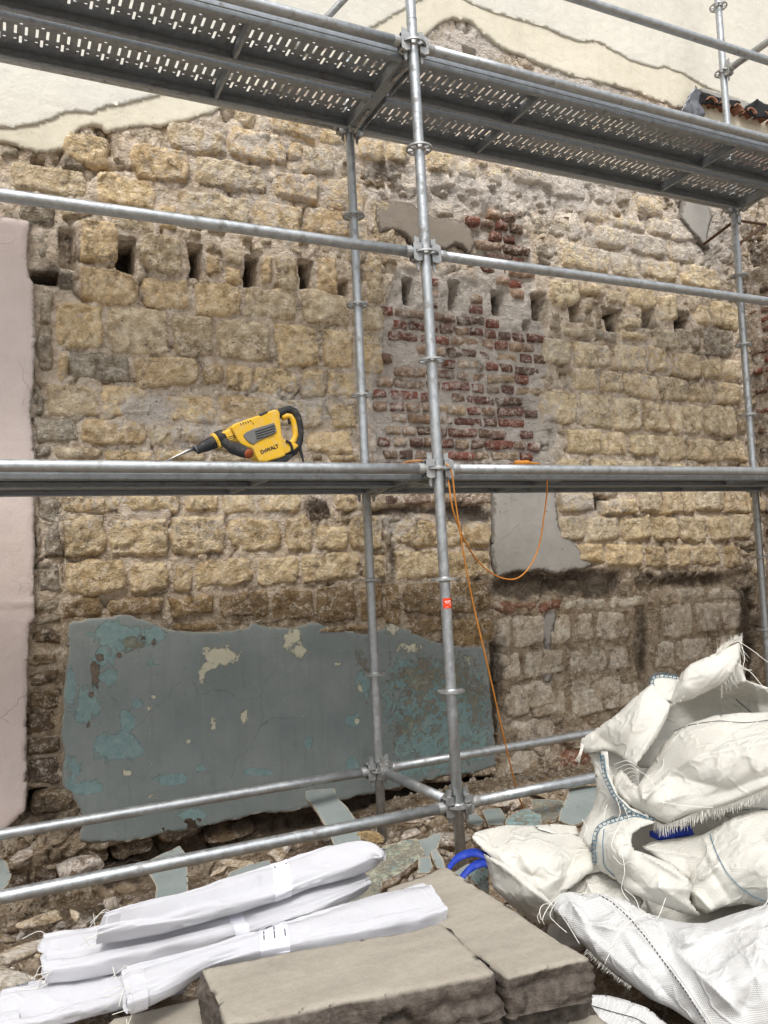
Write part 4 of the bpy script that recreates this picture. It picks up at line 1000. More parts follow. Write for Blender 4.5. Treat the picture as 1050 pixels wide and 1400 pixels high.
text('lettering', 'DeWALT', .0215, tuple(tl(704, 393) + np.array([0, -.0442, 0])), tuple(b - a), (0, 0, 1), M['black'], ham, HI, bold=.0007)

# ================================================================== ORANGE FLEX
def smooth_path(pts, n=8):
    pts = np.asarray(pts, float); m = len(pts); out = []
    for i in range(m - 1):
        p0, p1, p2, p3 = pts[max(i - 1, 0)], pts[i], pts[i + 1], pts[min(i + 2, m - 1)]
        for k in range(n):
            t = k / n; out.append(.5 * ((2 * p1) + (-p0 + p2) * t + (2 * p0 - 5 * p1 + 4 * p2 - p3) * t * t + (-p0 + 3 * p1 - 3 * p2 + p3) * t ** 3))
    out.append(pts[-1]); return np.array(out)
def cordpts(L): return smooth_path([on_y(x, y, Y) for x, y, Y in L], 8)
ex = empty('extension_cord', tuple(on_y(610, 633, -.05)), 'orange extension cord looped over the middle deck edge and trailing down to the rubble', 'cord')
EI = Matrix.Translation(-Vector(ex.location))
for n_, L in (('long_drop', [(540,640,.20),(556,632,.10),(575,630,.05),(592,634,.06),(604,632,.02),(612,636,-.032),(618,648,-.045),(622,680,-.045),(628,720,-.04),(636,770,-.02),(648,830,.0),(662,890,.0),(678,960,.03),(694,1030,.08),(708,1085,.16),(722,1120,.24),(731,1140,.32)]),
              ('hanging_loop', [(612,652,.04),(614,664,-.03),(620,700,-.035),(634,736,.0),(654,768,.05),(680,788,.08),(706,791,.10),(726,772,.10),(738,742,.10),(744,704,.08),(748,672,.055),(748,655,.05)])):
    o = MB().tube(cordpts(L), .0037, 10).build(n_, M['orange'], ex, True); o.matrix_parent_inverse = EI
o = MB().tube(smooth_path([on_y(x, y, .10) for x, y in [(704,633),(712,633.5),(722,632.5),(724,633),(738,634)]], 4), [.012,.015,.015,.015,.015,.014,.014,.013,.012,.010,.010,.008,.008,.006,.005,.004,.004], 12).build('connector', M['orange'], ex, True); o.matrix_parent_inverse = EI

# ================================================================== GROUND
def ground_z(x, y):
    t = np.clip((.05 - y) / 1.1, 0, 1); t = t * t * (3 - 2 * t)
    b = -.38 + (.42 - .16 * sstep(-.75, -.35, x)) * t
    b = b + .12 * np.exp(-((y - 1.0) / .30) ** 2) * sstep(-.1, .4, x)          # spoil heaped against the wall
    b = b - .14 * sstep(.35, .85, y) * (1 - sstep(-.5, .1, x))                  # pit under the painted plaster
    return b
h = .022
X, Yg = np.meshgrid(np.arange(-4.0, 4.6, h), np.arange(-3.6, 1.45, h), indexing='ij'); P = np.stack([X, Yg], -1)
Z = ground_z(X, Yg) + .035 * fbm(P * 4, 4, 201) + .025 * facets(P * 8, 203) + .010 * fbm(P * 22, 3, 205)
idx = np.arange(X.size).reshape(X.shape); Q = np.stack([idx[:-1, :-1], idx[1:, :-1], idx[1:, 1:], idx[:-1, 1:]], -1).reshape(-1, 4)
z_ = np.zeros(X.size)
o = bpy.data.objects.new('ground', np_mesh('ground', np.stack([X, Yg, Z], -1).reshape(-1, 3), Q, M['soil'], {'lime': z_ + .05, 'dirt': z_ + .12})); link(o); o.color = (.28, .22, .155, 1)
tag(o, 'dusty uneven ground of soil and crushed mortar', kind='structure')
far = MB().add([(-60, -60, -.75), (60, -60, -.75), (60, 1.9, -.75), (-60, 1.9, -.75)], [(0, 1, 2, 3)]).build('yard', M['soil']); far.color = (.26, .22, .17, 1); tag(far, 'bare yard beyond the rubble', kind='structure')
GZ = Z; 
def gz(x, y):
    i = int(round((x + 4.0) / h)); j = int(round((y + 3.6) / h)); return float(GZ[max(0, min(GZ.shape[0] - 1, i)), max(0, min(GZ.shape[1] - 1, j))])

def rock_mesh(name, s, seed, mat, n=3, flat=1., cuts=15, rough=.05):
    import bmesh
    bm = bmesh.new(); bmesh.ops.create_icosphere(bm, subdivisions=n, radius=1)
    V = np.array([v.co[:] for v in bm.verts]); F = [[v.index for v in f.verts] for f in bm.faces]; bm.free()
    r = np.random.RandomState(seed)
    for k in range(cuts):       # planar breaks
        nrm = r.normal(size=3); nrm /= np.linalg.norm(nrm); c = r.uniform(.42, .72)
        d = V @ nrm - c; V = V - np.where(d > 0, d, 0)[:, None] * nrm
    V = V * (1 + rough * fbm(V * 3 + seed, 3, seed)[:, None]) * np.array(s) * np.array([1, 1, flat])
    me = np_mesh(name, V, np.array(F), mat, {'lime': np.zeros(len(V)) + r.choice([0, .2, .4]), 'dirt': np.zeros(len(V)) + r.choice([0, .2])}, smooth=False)
    return me
RK = [rock_mesh('rubble_chunk', (1, .75, .55), 300 + k, M['stone'], 3) for k in range(7)]
rs = np.random.RandomState(31)
rcol = [(.36,.30,.22),(.30,.245,.18),(.25,.20,.15),(.42,.35,.26),(.20,.155,.115),(.33,.27,.215)]
def rock(px, py, Z_, s, k, col, label, yaw=0., group=None, tilt=(0, 0)):
    p = on_z(px, py, Z_); o = bpy.data.objects.new('rubble_chunk', RK[k % 7]); link(o); o.location = tuple(p)
    o.scale = s if hasattr(s, '__len__') else (s, s, s); o.rotation_euler = (tilt[0], tilt[1], yaw); o.color = (*col, 1)
    return tag(o, label, 'rubble', group)
LAB = [('large grey brown boulder of mortar behind the foot of the centre pole', 612, 1148, -.16, (.15,.10,.11), 1, rcol[1]),
       ('round brown rubble lump at the hollow left of the leaning grey shard', 153, 1236, -.16, (.062,.055,.07), 2, rcol[1]),
       ('ochre broken stone in front of the rear centre pole', 506, 1146, -.27, (.075,.05,.07), 3, (.36,.27,.15)),
       ('flat tan stone lying right of the leaning grey shard', 385, 1162, -.22, (.14,.08,.06), 4, (.34,.27,.19)),
       ('long thin tan stone above the rolled sacks', 330, 1180, -.20, (.14,.07,.045), 5, rcol[0]),
       ('pale brown stone under the thin tan stone', 300, 1192, -.20, (.07,.06,.05), 0, rcol[3]),
       ('big dark stone below the pink render at the left edge', 30, 1175, -.12, (.16,.10,.12), 6, rcol[4]),
       ('dark squared stone beside the pit at the left edge', 110, 1185, -.22, (.14,.10,.13), 1, rcol[4]),
       ('tan flat rubble slab at the left edge of the picture', 30, 1300, -.03, (.17,.12,.06), 2, rcol[0]),
       ('grey brown stone block in the bottom left corner', 22, 1350, .05, (.14,.10,.075), 4, (.30,.27,.21)),
       ('knobbly brown lump beside the left end of the sacks', 60, 1255, -.06, (.10,.07,.055), 5, rcol[0]),
       ('small cream pebble like stone above the upper sack', 101, 1252, -.10, (.035,.03,.04), 3, rcol[3]),
       ('brown rubble lump on the ground right of the centre pole', 655, 1150, -.2, (.07,.07,.06), 6, rcol[2]),
       ('brown rough stone half under the lower right ledger', 735, 1082, -.28, (.13,.10,.07), 0, rcol[1]),
       ('flat brown chunk beside the orange cord end', 700, 1095, -.27, (.12,.09,.04), 2, rcol[3]),
       ('brown chunk between the boulder and the turquoise slab', 560, 1140, -.24, (.09,.07,.045), 4, rcol[5]),
       ('small tan chunk on the brown mound left of the centre pole', 585, 1118, -.27, (.06,.05,.04), 1, rcol[3]),
       ('broken tan slab on the mound behind the lower ledger', 560, 1122, -.27, (.10,.06,.035), 6, rcol[3])]
for i, (lb, x, y, z, s, k, c) in enumerate(LAB): rock(x, y, z, s, k, c, lb, yaw=i * 1.3, tilt=(.2 * math.sin(i), .25 * math.cos(i * 2)))
placed = 0
zones = [((0, 300), (1225, 1290), 60, (.02, .055)), ((300, 640), (1110, 1200), 60, (.02, .06)), ((640, 830), (1085, 1135), 30, (.02, .055)), ((0, 130), (1270, 1400), 26, (.025, .06)), ((90, 480), (1140, 1190), 30, (.02, .05))]
for (xa, xb), (ya, yb), n_, (s0, s1) in zones:
    for k in range(n_):
        px, py = rs.uniform(xa, xb), rs.uniform(ya, yb)
        z = -.30
        for it in range(6):
            p = on_z(px, py, z); z = gz(p[0], min(p[1], 1.2))
        if p[1] > 1.22: continue
        s = rs.uniform(s0, s1); o = rock(px, py, z + s * .15, (s, s * rs.uniform(.7, 1.1), s * rs.uniform(.6, 1.)), rs.randint(7), rcol[rs.randint(6)], 'small broken piece of stone or mortar among the rubble below the wall', rs.uniform(0, 6), 'small rubble pieces below the wall', (rs.uniform(-.5, .5), rs.uniform(-.5, .5)))
# gravel and crumbs
gv, gf, n0 = [], [], 0
ico = np.array([[1,0,0],[-1,0,0],[0,1,0],[0,-1,0],[0,0,1],[0,0,-1]], float); icf = np.array([[0,2,4],[2,1,4],[1,3,4],[3,0,4],[2,0,5],[1,2,5],[3,1,5],[0,3,5]])
for k in range(5200):
    x = rs.uniform(-2.3, 3.0); y = rs.uniform(-1.7, 1.2); s = rs.gamma(2., .0042) + .003
    V = ico * rs.uniform(.6, 1.2, (6, 3)) * s; gv.append(V + [x, y, gz(x, y) + s * .3]); gf.append(icf + n0); n0 += 6
gva = np.concatenate(gv); o = bpy.data.objects.new('gravel', np_mesh('gravel', gva, np.concatenate(gf), M['stone'], {'lime': fbm(gva * 40, 1, 5) * .5 + .1, 'dirt': np.zeros(len(gva))}, smooth=False)); link(o); o.color = (.34, .28, .21, 1)
tag(o, 'gravel and crumbs of mortar strewn over the ground', kind='stuff')

# ---- broken pieces of painted plaster
def shard(poly, D0, D1, label, mat='grey', th=.028, seed=0, ydir=None, turq=.0, mott=0.):
    """poly in picture points; depth runs from D0 at the lowest point to D1 at the highest"""
    pl = np.array(poly, float); ya, yb = pl[:, 1].max(), pl[:, 1].min()
    def dep(y): return D0 + (D1 - D0) * (ya - y) / max(ya - yb, 1)
    c = pl.mean(0); P3 = at_depth(pl[:, 0], pl[:, 1], dep(pl[:, 1])); C = P3.mean(0)
    nrm = np.cross(P3[len(pl) // 3] - P3[0], P3[2 * len(pl) // 3] - P3[0]); nrm /= np.linalg.norm(nrm)
    if nrm @ (CAM - C) < 0: nrm = -nrm
    ux = P3[1] - P3[0]; ux -= nrm * (ux @ nrm); ux /= np.linalg.norm(ux); uy = np.cross(nrm, ux)
    L = np.stack([(P3 - C) @ ux, (P3 - C) @ uy], -1)
    if poly_sdf(np.zeros((1, 2)) + L.mean(0), L)[0] < -1: return
    P2, Q, sd_ = grid_patch(L, .011, .005, 14, seed, 4)
    if len(Q) < 4: return
    hgt = .0025 * fbm(P2 * 14, 3, seed)
    V = P2[:, :1] * ux + P2[:, 1:] * uy + hgt[:, None] * nrm
    g = .35 * th * fbm(P2 * 30, 2, seed + 2); B = P2[:, :1] * .94 * ux + P2[:, 1:] * .94 * uy - (th * 1.0 + g)[:, None] * nrm
    n = len(V); E = boundary(Q)
    top = 'painted_face'
    t = empty('plaster_shard', tuple(C), label, 'plaster shard', 'broken pieces of painted plaster')
    Bf, Qf = skirt(V - nrm * .003, Q, B)
    z_ = np.zeros(len(Bf)); o = bpy.data.objects.new('plaster_body', np_mesh('plaster_body', Bf, Qf, M['stone'], {'lime': z_ + .15, 'dirt': z_ + .1}, smooth=False)); link(o, t); o.color = (.33, .26, .19, 1)
    nf = np.cross(V[Q[0][1]] - V[Q[0][0]], V[Q[0][2]] - V[Q[0][0]]) @ nrm
    z_ = np.zeros(len(V)); A = {'turq': z_ + turq, 'mott': z_ + mott, 'cream': z_, 'bare': z_, 'edge': 1 - sstep(0, .012, sd_)}
    o = bpy.data.objects.new(top, np_mesh(top, V, Q, M['painted'], A)); link(o, t)
    return t
shard([(200,1177),(222,1166),(246,1154),(254,1167),(256,1192),(258,1219),(240,1226),(211,1233),(214,1213),(204,1196)], 3.55, 3.95, 'grey painted plaster shard leaning upright left of the rolled sacks', seed=401)
shard([(417,1081),(457,1077),(462,1092),(475,1104),(486,1120),(492,1140),(498,1163),(478,1164),(457,1157),(443,1127),(430,1105),(418,1092)], 3.95, 4.35, 'tall grey painted plaster shard leaning on the wall base behind the ledger', seed=403)
shard([(440,1206),(477,1190),(526,1158),(550,1150),(570,1146),(582,1167),(566,1180),(548,1194),(523,1206),(519,1222),(480,1232)], 2.85, 3.3, 'large mottled turquoise plaster slab lying behind the stone slabs', th=.045, seed=405, turq=.48, mott=.62)
shard([(305,1210),(313,1193),(340,1182),(369,1175),(372,1189),(345,1200),(323,1206)], 3.35, 3.6, 'flat grey plaster shard above the topmost rolled sack', seed=407)
shard([(563,1152),(585,1146),(602,1138),(604,1144),(598,1160),(590,1168),(580,1172)], 3.2, 3.5, 'thin grey plaster shard pointing up beside the boulder', seed=409)
shard([(588,1164),(596,1160),(606,1174),(610,1188),(598,1187),(592,1176)], 3.1, 3.25, 'narrow grey shard standing on edge behind the stone slabs', seed=411, th=.02)
shard([(572,1172),(588,1170),(592,1186),(586,1194),(570,1194)], 3.0, 3.15, 'small grey shard beside the turquoise slab', seed=412)
shard([(659,1107),(684,1105),(692,1118),(687,1128),(667,1127)], 3.75, 4.05, 'grey plaster shard on the ground just right of the centre pole', seed=413)
shard([(690,1126),(694,1116),(719,1105),(739,1114),(741,1126),(739,1136),(700,1138)], 3.45, 3.75, 'pale turquoise shard beside the end of the orange cord', seed=415, turq=.5, mott=.4)
shard([(726,1093),(748,1092),(771,1095),(772,1109),(758,1120),(739,1123),(728,1108)], 3.8, 4.1, 'dusty grey brown plaster shard under the lower right ledger', seed=417, mott=.5)
shard([(779,1078),(796,1074),(830,1072),(830,1104),(800,1122),(783,1128),(763,1122),(768,1106),(773,1096)], 3.5, 4.0, 'large grey plaster shard behind the pile of bags', seed=419)
shard([(634,1115),(650,1112),(662,1122),(657,1130),(640,1126)], 3.7, 3.9, 'small rounded grey shard directly behind the centre pole', seed=421)
shard([(638,1196),(648,1182),(662,1176),(668,1190),(668,1222),(652,1212)], 2.55, 2.7, 'turquoise plaster lump under the blue strap', seed=423, turq=.55, mott=.3, th=.05)
shard([(0,1172),(8,1176),(15,1196),(12,1208),(4,1216),(-14,1218),(-20,1180)], 3.3, 3.6, 'pale grey shard cut off by the left edge of the picture', seed=425)
shard([(600,1206),(640,1180),(650,1186),(648,1200),(620,1214)], 2.7, 2.9, 'grey shard half buried below the blue strap', seed=427)
# brown clay bricks fallen by the wall at right
0 and shard([(744,1052),(790,1036),(826,1030),(828,1044),(800,1060),(752,1064)], 4.05, 4.3, 'brown mortar covered slab against the wall behind the right ledger', seed=429, mott=1.4, th=.08)

# ================================================================== STONE SLABS
def slab(quad, z, th, label, seed, grow=0.):
    q = np.array([on_z(x, y, z)[:2] for x, y in quad])
    c = q.mean(0); L = q - c
    P2, Q, sd_ = grid_patch(L, .0095, .005, 10, seed, 4)
    top = .0012 * fbm(P2 * 9, 3, seed) + .004 * np.clip(facets(P2 * 9, seed + 1), -1, 0) * (1 - sstep(.01, .05, sd_)) - .003 * (1 - sstep(0, .008, sd_))
    V = np.stack([P2[:, 0], P2[:, 1], top], -1)
    E = boundary(Q); nl = 9
    # riven sides: rings of the edge pushed in and out
    ring, order_ = np.unique(E), None
    mpv = {int(a): k for k, a in enumerate(ring)}
    RV = [V]; off = len(V); Fs = [Q]; prev = {int(a): int(a) for a in ring}
    nrm = P2[ring] / (np.linalg.norm(P2[ring], axis=1)[:, None])
    gx = np.zeros((len(ring), 2))
    acc = {}
    for a, b in E:
        t = P2[b] - P2[a]; nn = np.array([t[1], -t[0]])
        for k in (a, b): acc.setdefault(int(k), []).append(nn)
    N_ = np.array([np.sum(acc[int(k)], 0) for k in ring]); N_ /= np.linalg.norm(N_, axis=1)[:, None] + 1e-9
    if (N_ * P2[ring]).sum() < 0: N_ = -N_
    for l in range(1, nl + 1):
        zz = -th * l / nl; tpos = np.concatenate([P2[ring] * 9, np.full((len(ring), 1), zz * 26)], -1)
        k = min(l, 2) / 2
        lay = _hash(np.full(len(ring), l), np.full(len(ring), 3), np.full(len(ring), seed), 5)[0]
        sarc = np.concatenate([P2[ring] * 13, zeros_col(len(ring), zz * 14)], -1)
        d = k * (.011 * fbm(tpos, 3, seed + 7) + .020 * facets(np.stack([(P2[ring][:, 0] - P2[ring][:, 1]) * 11, np.full(len(ring), zz * 17)], -1), seed + 8) + .010 * (lay - .5)) + .006 * k
        RV.append(np.concatenate([P2[ring] + N_ * d[:, None], np.full((len(ring), 1), zz)], -1))
        cur = {int(a): off + i for i, a in enumerate(ring)}
        Fs.append(np.array([[prev[int(b)], prev[int(a)], cur[int(a)], cur[int(b)]] for a, b in E])); prev = cur; off += len(ring)
    RV.append(np.stack([P2[:, 0], P2[:, 1], np.full(len(P2), -th)], -1)); 
    base = off
    Fs.append(Q[:, ::-1] + base)
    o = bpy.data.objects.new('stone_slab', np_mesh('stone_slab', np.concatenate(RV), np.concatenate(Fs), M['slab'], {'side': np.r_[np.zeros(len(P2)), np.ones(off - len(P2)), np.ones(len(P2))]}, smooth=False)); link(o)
    o.location = (c[0], c[1], z); return tag(o, label, 'stone slab', 'brown sandstone slabs in the foreground pile')
def zeros_col(n, v): return np.full((n, 1), v)
ZT = .27
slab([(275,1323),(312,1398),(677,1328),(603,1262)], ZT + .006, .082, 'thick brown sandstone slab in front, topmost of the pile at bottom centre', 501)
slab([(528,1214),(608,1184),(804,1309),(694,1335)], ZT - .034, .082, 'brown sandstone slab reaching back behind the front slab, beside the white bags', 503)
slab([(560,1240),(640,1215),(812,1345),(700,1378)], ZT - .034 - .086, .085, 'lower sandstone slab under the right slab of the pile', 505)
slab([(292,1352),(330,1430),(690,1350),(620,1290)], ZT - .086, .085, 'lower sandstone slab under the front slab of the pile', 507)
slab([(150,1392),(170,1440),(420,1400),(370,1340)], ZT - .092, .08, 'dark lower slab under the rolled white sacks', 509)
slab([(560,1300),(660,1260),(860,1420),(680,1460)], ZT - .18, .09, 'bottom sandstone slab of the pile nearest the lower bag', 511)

# ================================================================== ROLLED WHITE SACKS
def sackroll(top, bot, z, label, seed, thick=.030, folds=3, band=None, taper=(1, 1)):
    """top / bot: picture points of the far and near long edges on the level z"""
    T = smooth_path([on_z(x, y, z + .030) for x, y in top], 10); Bm = smooth_path([on_z(x, y, z) for x, y in bot], 10)
    def resample(Pp, n):
        s = np.r_[0, np.cumsum(np.linalg.norm(np.diff(Pp, axis=0), axis=1))]; t = np.linspace(0, s[-1], n); return np.stack([np.interp(t, s, Pp[:, k]) for k in range(3)], -1)
    n = 90; T = resample(T, n); Bm = resample(Bm, n)
    ax = (T + Bm) / 2; W = T - Bm; wd = np.linalg.norm(W, axis=1)
    t = empty('rolled_sack', tuple(ax[0]), label, 'sack', 'rolled white woven sacks'); TI = Matrix.Translation(-Vector(t.location))
    m = 120; rr_ = np.random.RandomState(seed)
    th = np.linspace(0, 2 * np.pi, m, endpoint=False)
    cx = np.sign(np.cos(th)) * np.abs(np.cos(th)) ** .35; cy = np.sign(np.sin(th)) * np.abs(np.sin(th)) ** .40
    S = np.linspace(0, 1, n)
    TH, SS = np.meshgrid(th, S); CX = np.broadcast_to(cx, TH.shape); CY = np.broadcast_to(cy, TH.shape)
    q = np.stack([SS * 12, CX * 1.6, CY * 1.2 + seed], -1)
    wr = .35 * fbm(q * np.array([.35, 1.6, 1]), 3, seed); w2 = fbm(q * np.array([1.4, 1.5, 1]), 3, seed + 3)
    # lengthwise folds seen as steps on the top side
    st = np.zeros(TH.shape)
    for f in range(folds):
        c = rr_.uniform(-.75, .65) + .15 * (SS - .5) * rr_.uniform(-2, 2); st += np.where(CX > c, 1., 0.) * rr_.choice([-1, 1]) * .30
    hgt = thick * (1 + .18 * np.sin(SS * 5 + seed)) 
    ridg = np.abs(fbm(q * np.array([.5, 1.9, 1]), 2, seed + 8)); up = hgt * (CY * (1 + .30 * wr) + .07 * w2 * (CY > -.2) + 1.25 * st * (CY > 0) + .25 * (ridg - .3) * (CY > 0) + .30 * trinoise(np.stack([SS * 7, CX * 1.3], -1), seed) * (CY > 0))
    C = ax[:, None, :] + W[:, None, :] * (CX[..., None] * .5) * (1 + .03 * w2[..., None])
    dA = np.gradient(ax, axis=0); Nn = np.cross(dA, W); Nn /= np.linalg.norm(Nn, axis=1)[:, None]; Nn *= np.sign(Nn[:, 2:3]); C = C + Nn[:, None, :] * up[..., None]
    V = C.reshape(-1, 3); idx = np.arange(n * m).reshape(n, m); nx = np.roll(idx, -1, 1)
    Q = np.stack([idx[:-1], nx[:-1], nx[1:], idx[1:]], -1).reshape(-1, 4)
    me = np_mesh('sack_body', V, Q, M['sack']); o = bpy.data.objects.new('sack_body', me); link(o, t); o.matrix_parent_inverse = TI
    # ends: nested folded layers
    dirx = ax[0] - ax[6]; dirx /= np.linalg.norm(dirx); dir2 = ax[-1] - ax[-7]; dir2 /= np.linalg.norm(dir2)
    for e, (ri, dr) in enumerate(((0, dirx), (-1, dir2))):
        mb = MB()
        Cen = C[ri].mean(0)
        for L_, (sc_, ext) in enumerate(((.985, .003), (.90, .008), (.78, .004), (.64, .009), (.46, .003))):
            ring0 = Cen + (C[ri] - Cen) * sc_ - dr * .03; ring1 = Cen + (C[ri] - Cen) * sc_ + dr * (ext + .010 * fbm(C[ri] * 20, 2, seed + L_)[:, None])
            ring2 = Cen + (C[ri] - Cen) * (sc_ - .07) + dr * (ext - .004)
            ring3 = Cen + (C[ri] - Cen) * (sc_ - .09) - dr * .006
            mb.add(np.concatenate([ring0, ring1, ring2, ring3]), [(a * m + j, a * m + (j + 1) % m, (a + 1) * m + (j + 1) % m, (a + 1) * m + j) for a in range(3) for j in range(m)])
        mb.add(Cen + (C[ri] - Cen) * .98 - dr * .003, [tuple(range(m))])
        e_ = mb.build('folded_end', M['sack'], t, False); e_.matrix_parent_inverse = TI
    # loose threads at the left end
    mb = MB(); Cen = C[0]
    for k in range(9):
        p = Cen[rr_.randint(m)]; v = dirx * rr_.uniform(.01, .04) + np.array([rr_.uniform(-.02, .02), rr_.uniform(-.02, .02), rr_.uniform(-.02, .012)])
        pts = smooth_path([p, p + v * .5 + rr_.normal(size=3) * .006, p + v + rr_.normal(size=3) * .010], 4); mb.tube(pts, .0007, 4, cap=False)
    e_ = mb.build('frayed_threads', M['thread'], t); e_['kind'] = 'stuff'; e_.matrix_parent_inverse = TI
    if band is not None:
        s0, s1, txt = band; i0, i1 = int(s0 * n), int(s1 * n)
        mid = C[i0:i1 + 1].mean(1, keepdims=True); Bv = mid + (C[i0:i1 + 1] - mid) * 1.035
        k = i1 - i0 + 1; idx = np.arange(k * m).reshape(k, m); nx = np.roll(idx, -1, 1); Q = np.stack([idx[:-1], nx[:-1], nx[1:], idx[1:]], -1).reshape(-1, 4)
        o = bpy.data.objects.new('paper_band', np_mesh('paper_band', Bv.reshape(-1, 3), Q, M['bandpaper'])); link(o, t); o.matrix_parent_inverse = TI
        im = (i0 + i1) // 2; topj = [j for j in range(m) if cy[j] > .85]; 
        fw = ax[i1] - ax[i0]; wv = W[im] / wd[im]
        cpt = Bv[k // 2][topj].mean(0) + np.array([0, 0, .012])
        # print too small to read: short broken strokes of ink lying on the band
        fu = fw / np.linalg.norm(fw); wu = wv / np.linalg.norm(wv); ring = C[im]; cen = ring.mean(0)
        hi = [jj for jj in range(m) if cy[jj] > .5]
        for r_, spans in enumerate(txt):
            mb = MB(); along = (r_ / max(1, len(txt) - 1) - .5) * .7 * np.linalg.norm(fw) if len(txt) > 1 else 0
            row = int(round(im + along / max(1e-6, np.linalg.norm(fw)) * (i1 - i0))); rg_ = mid[min(max(row - i0, 0), k - 1)] + (C[row] - mid[min(max(row - i0, 0), k - 1)]) * 1.07
            pts = sorted([(cx[jj], rg_[jj]) for jj in hi], key=lambda q: -q[0]); kx = np.array([q[0] for q in pts]); kp = np.array([q[1] for q in pts])
            for (a0, a1) in spans:
                ss = np.linspace(a0, a1, 5); P3 = np.stack([np.interp(-ss, -kx, kp[:, c_]) for c_ in range(3)], -1)
                V = np.concatenate([P3 - fu * .0016, P3 + fu * .0016]); mb.add(V, [(q, q + 1, q + 6, q + 5) for q in range(4)])
            mb.build('ink_line', M['ink'], o)
    return t
sackroll([(3,1352),(60,1338),(120,1326),(230,1304)], [(5,1412),(60,1402),(150,1378),(250,1352)], ZT - .085, 'lowest rolled white sack with its end in the bottom left corner', 601, .017)
sackroll([(62,1280),(120,1270),(200,1252),(300,1232),(420,1206),(488,1190)], [(66,1338),(130,1328),(220,1308),(320,1284),(430,1250),(500,1216)], ZT - .04, 'middle rolled white sack between the top and the front sack', 603, .020, band=(.50, .55, [[(.5, .25)], [(.5, .2)]]))
sackroll([(150,1252),(230,1232),(300,1210),(360,1190),(430,1168),(490,1156),(520,1160)], [(140,1284),(230,1268),(320,1244),(380,1226),(430,1208),(480,1194),(520,1178)], ZT + .02, 'uppermost rolled white sack, tied with a printed band', 605, .020, folds=4, band=(.555, .615, [[(.62, .48), (.45, .30)], [(.6, .35)]]))
sackroll([(172,1322),(250,1304),(340,1276),(430,1246),(520,1222),(576,1209)], [(182,1380),(240,1352),(290,1325),(370,1308),(480,1288),(560,1270),(606,1258)], ZT - .030, 'thickest rolled white sack lying along the back edge of the front slab', 607, .022, folds=2, band=(.40, .49, [[(.3, .1), (.05, -.3)], [(.6, .42), (.38, .15), (.1, -.35)], [(.55, .35), (.0, -.4)]]))
# the sacks' bedding: packed spoil under them
P = np.array([on_z(x, y, .2)[:2] for x, y in [(-60,1300),(100,1285),(300,1230),(520,1180),(600,1260),(300,1420),(-60,1470)]])
P2, Q, sd_ = grid_patch(P, .02, .02, 6, 71, 3)
zz = -.08 + .21 * sstep(0, .14, sd_) + .02 * fbm(P2 * 8, 3, 72) + .015 * facets(P2 * 10, 73)
V = np.stack([P2[:, 0], P2[:, 1], zz], -1); B = V.copy(); B[:, 2] = -.2; V, Q = skirt(V, Q, B); z_ = np.zeros(len(V))
o = bpy.data.objects.new('spoil_heap', np_mesh('spoil_heap', V, Q, M['soil'], {'lime': z_, 'dirt': z_ + .2})); link(o); o.color = (.24, .19, .135, 1); tag(o, 'heap of soil and mortar crumbs under the rolled sacks', kind='stuff')

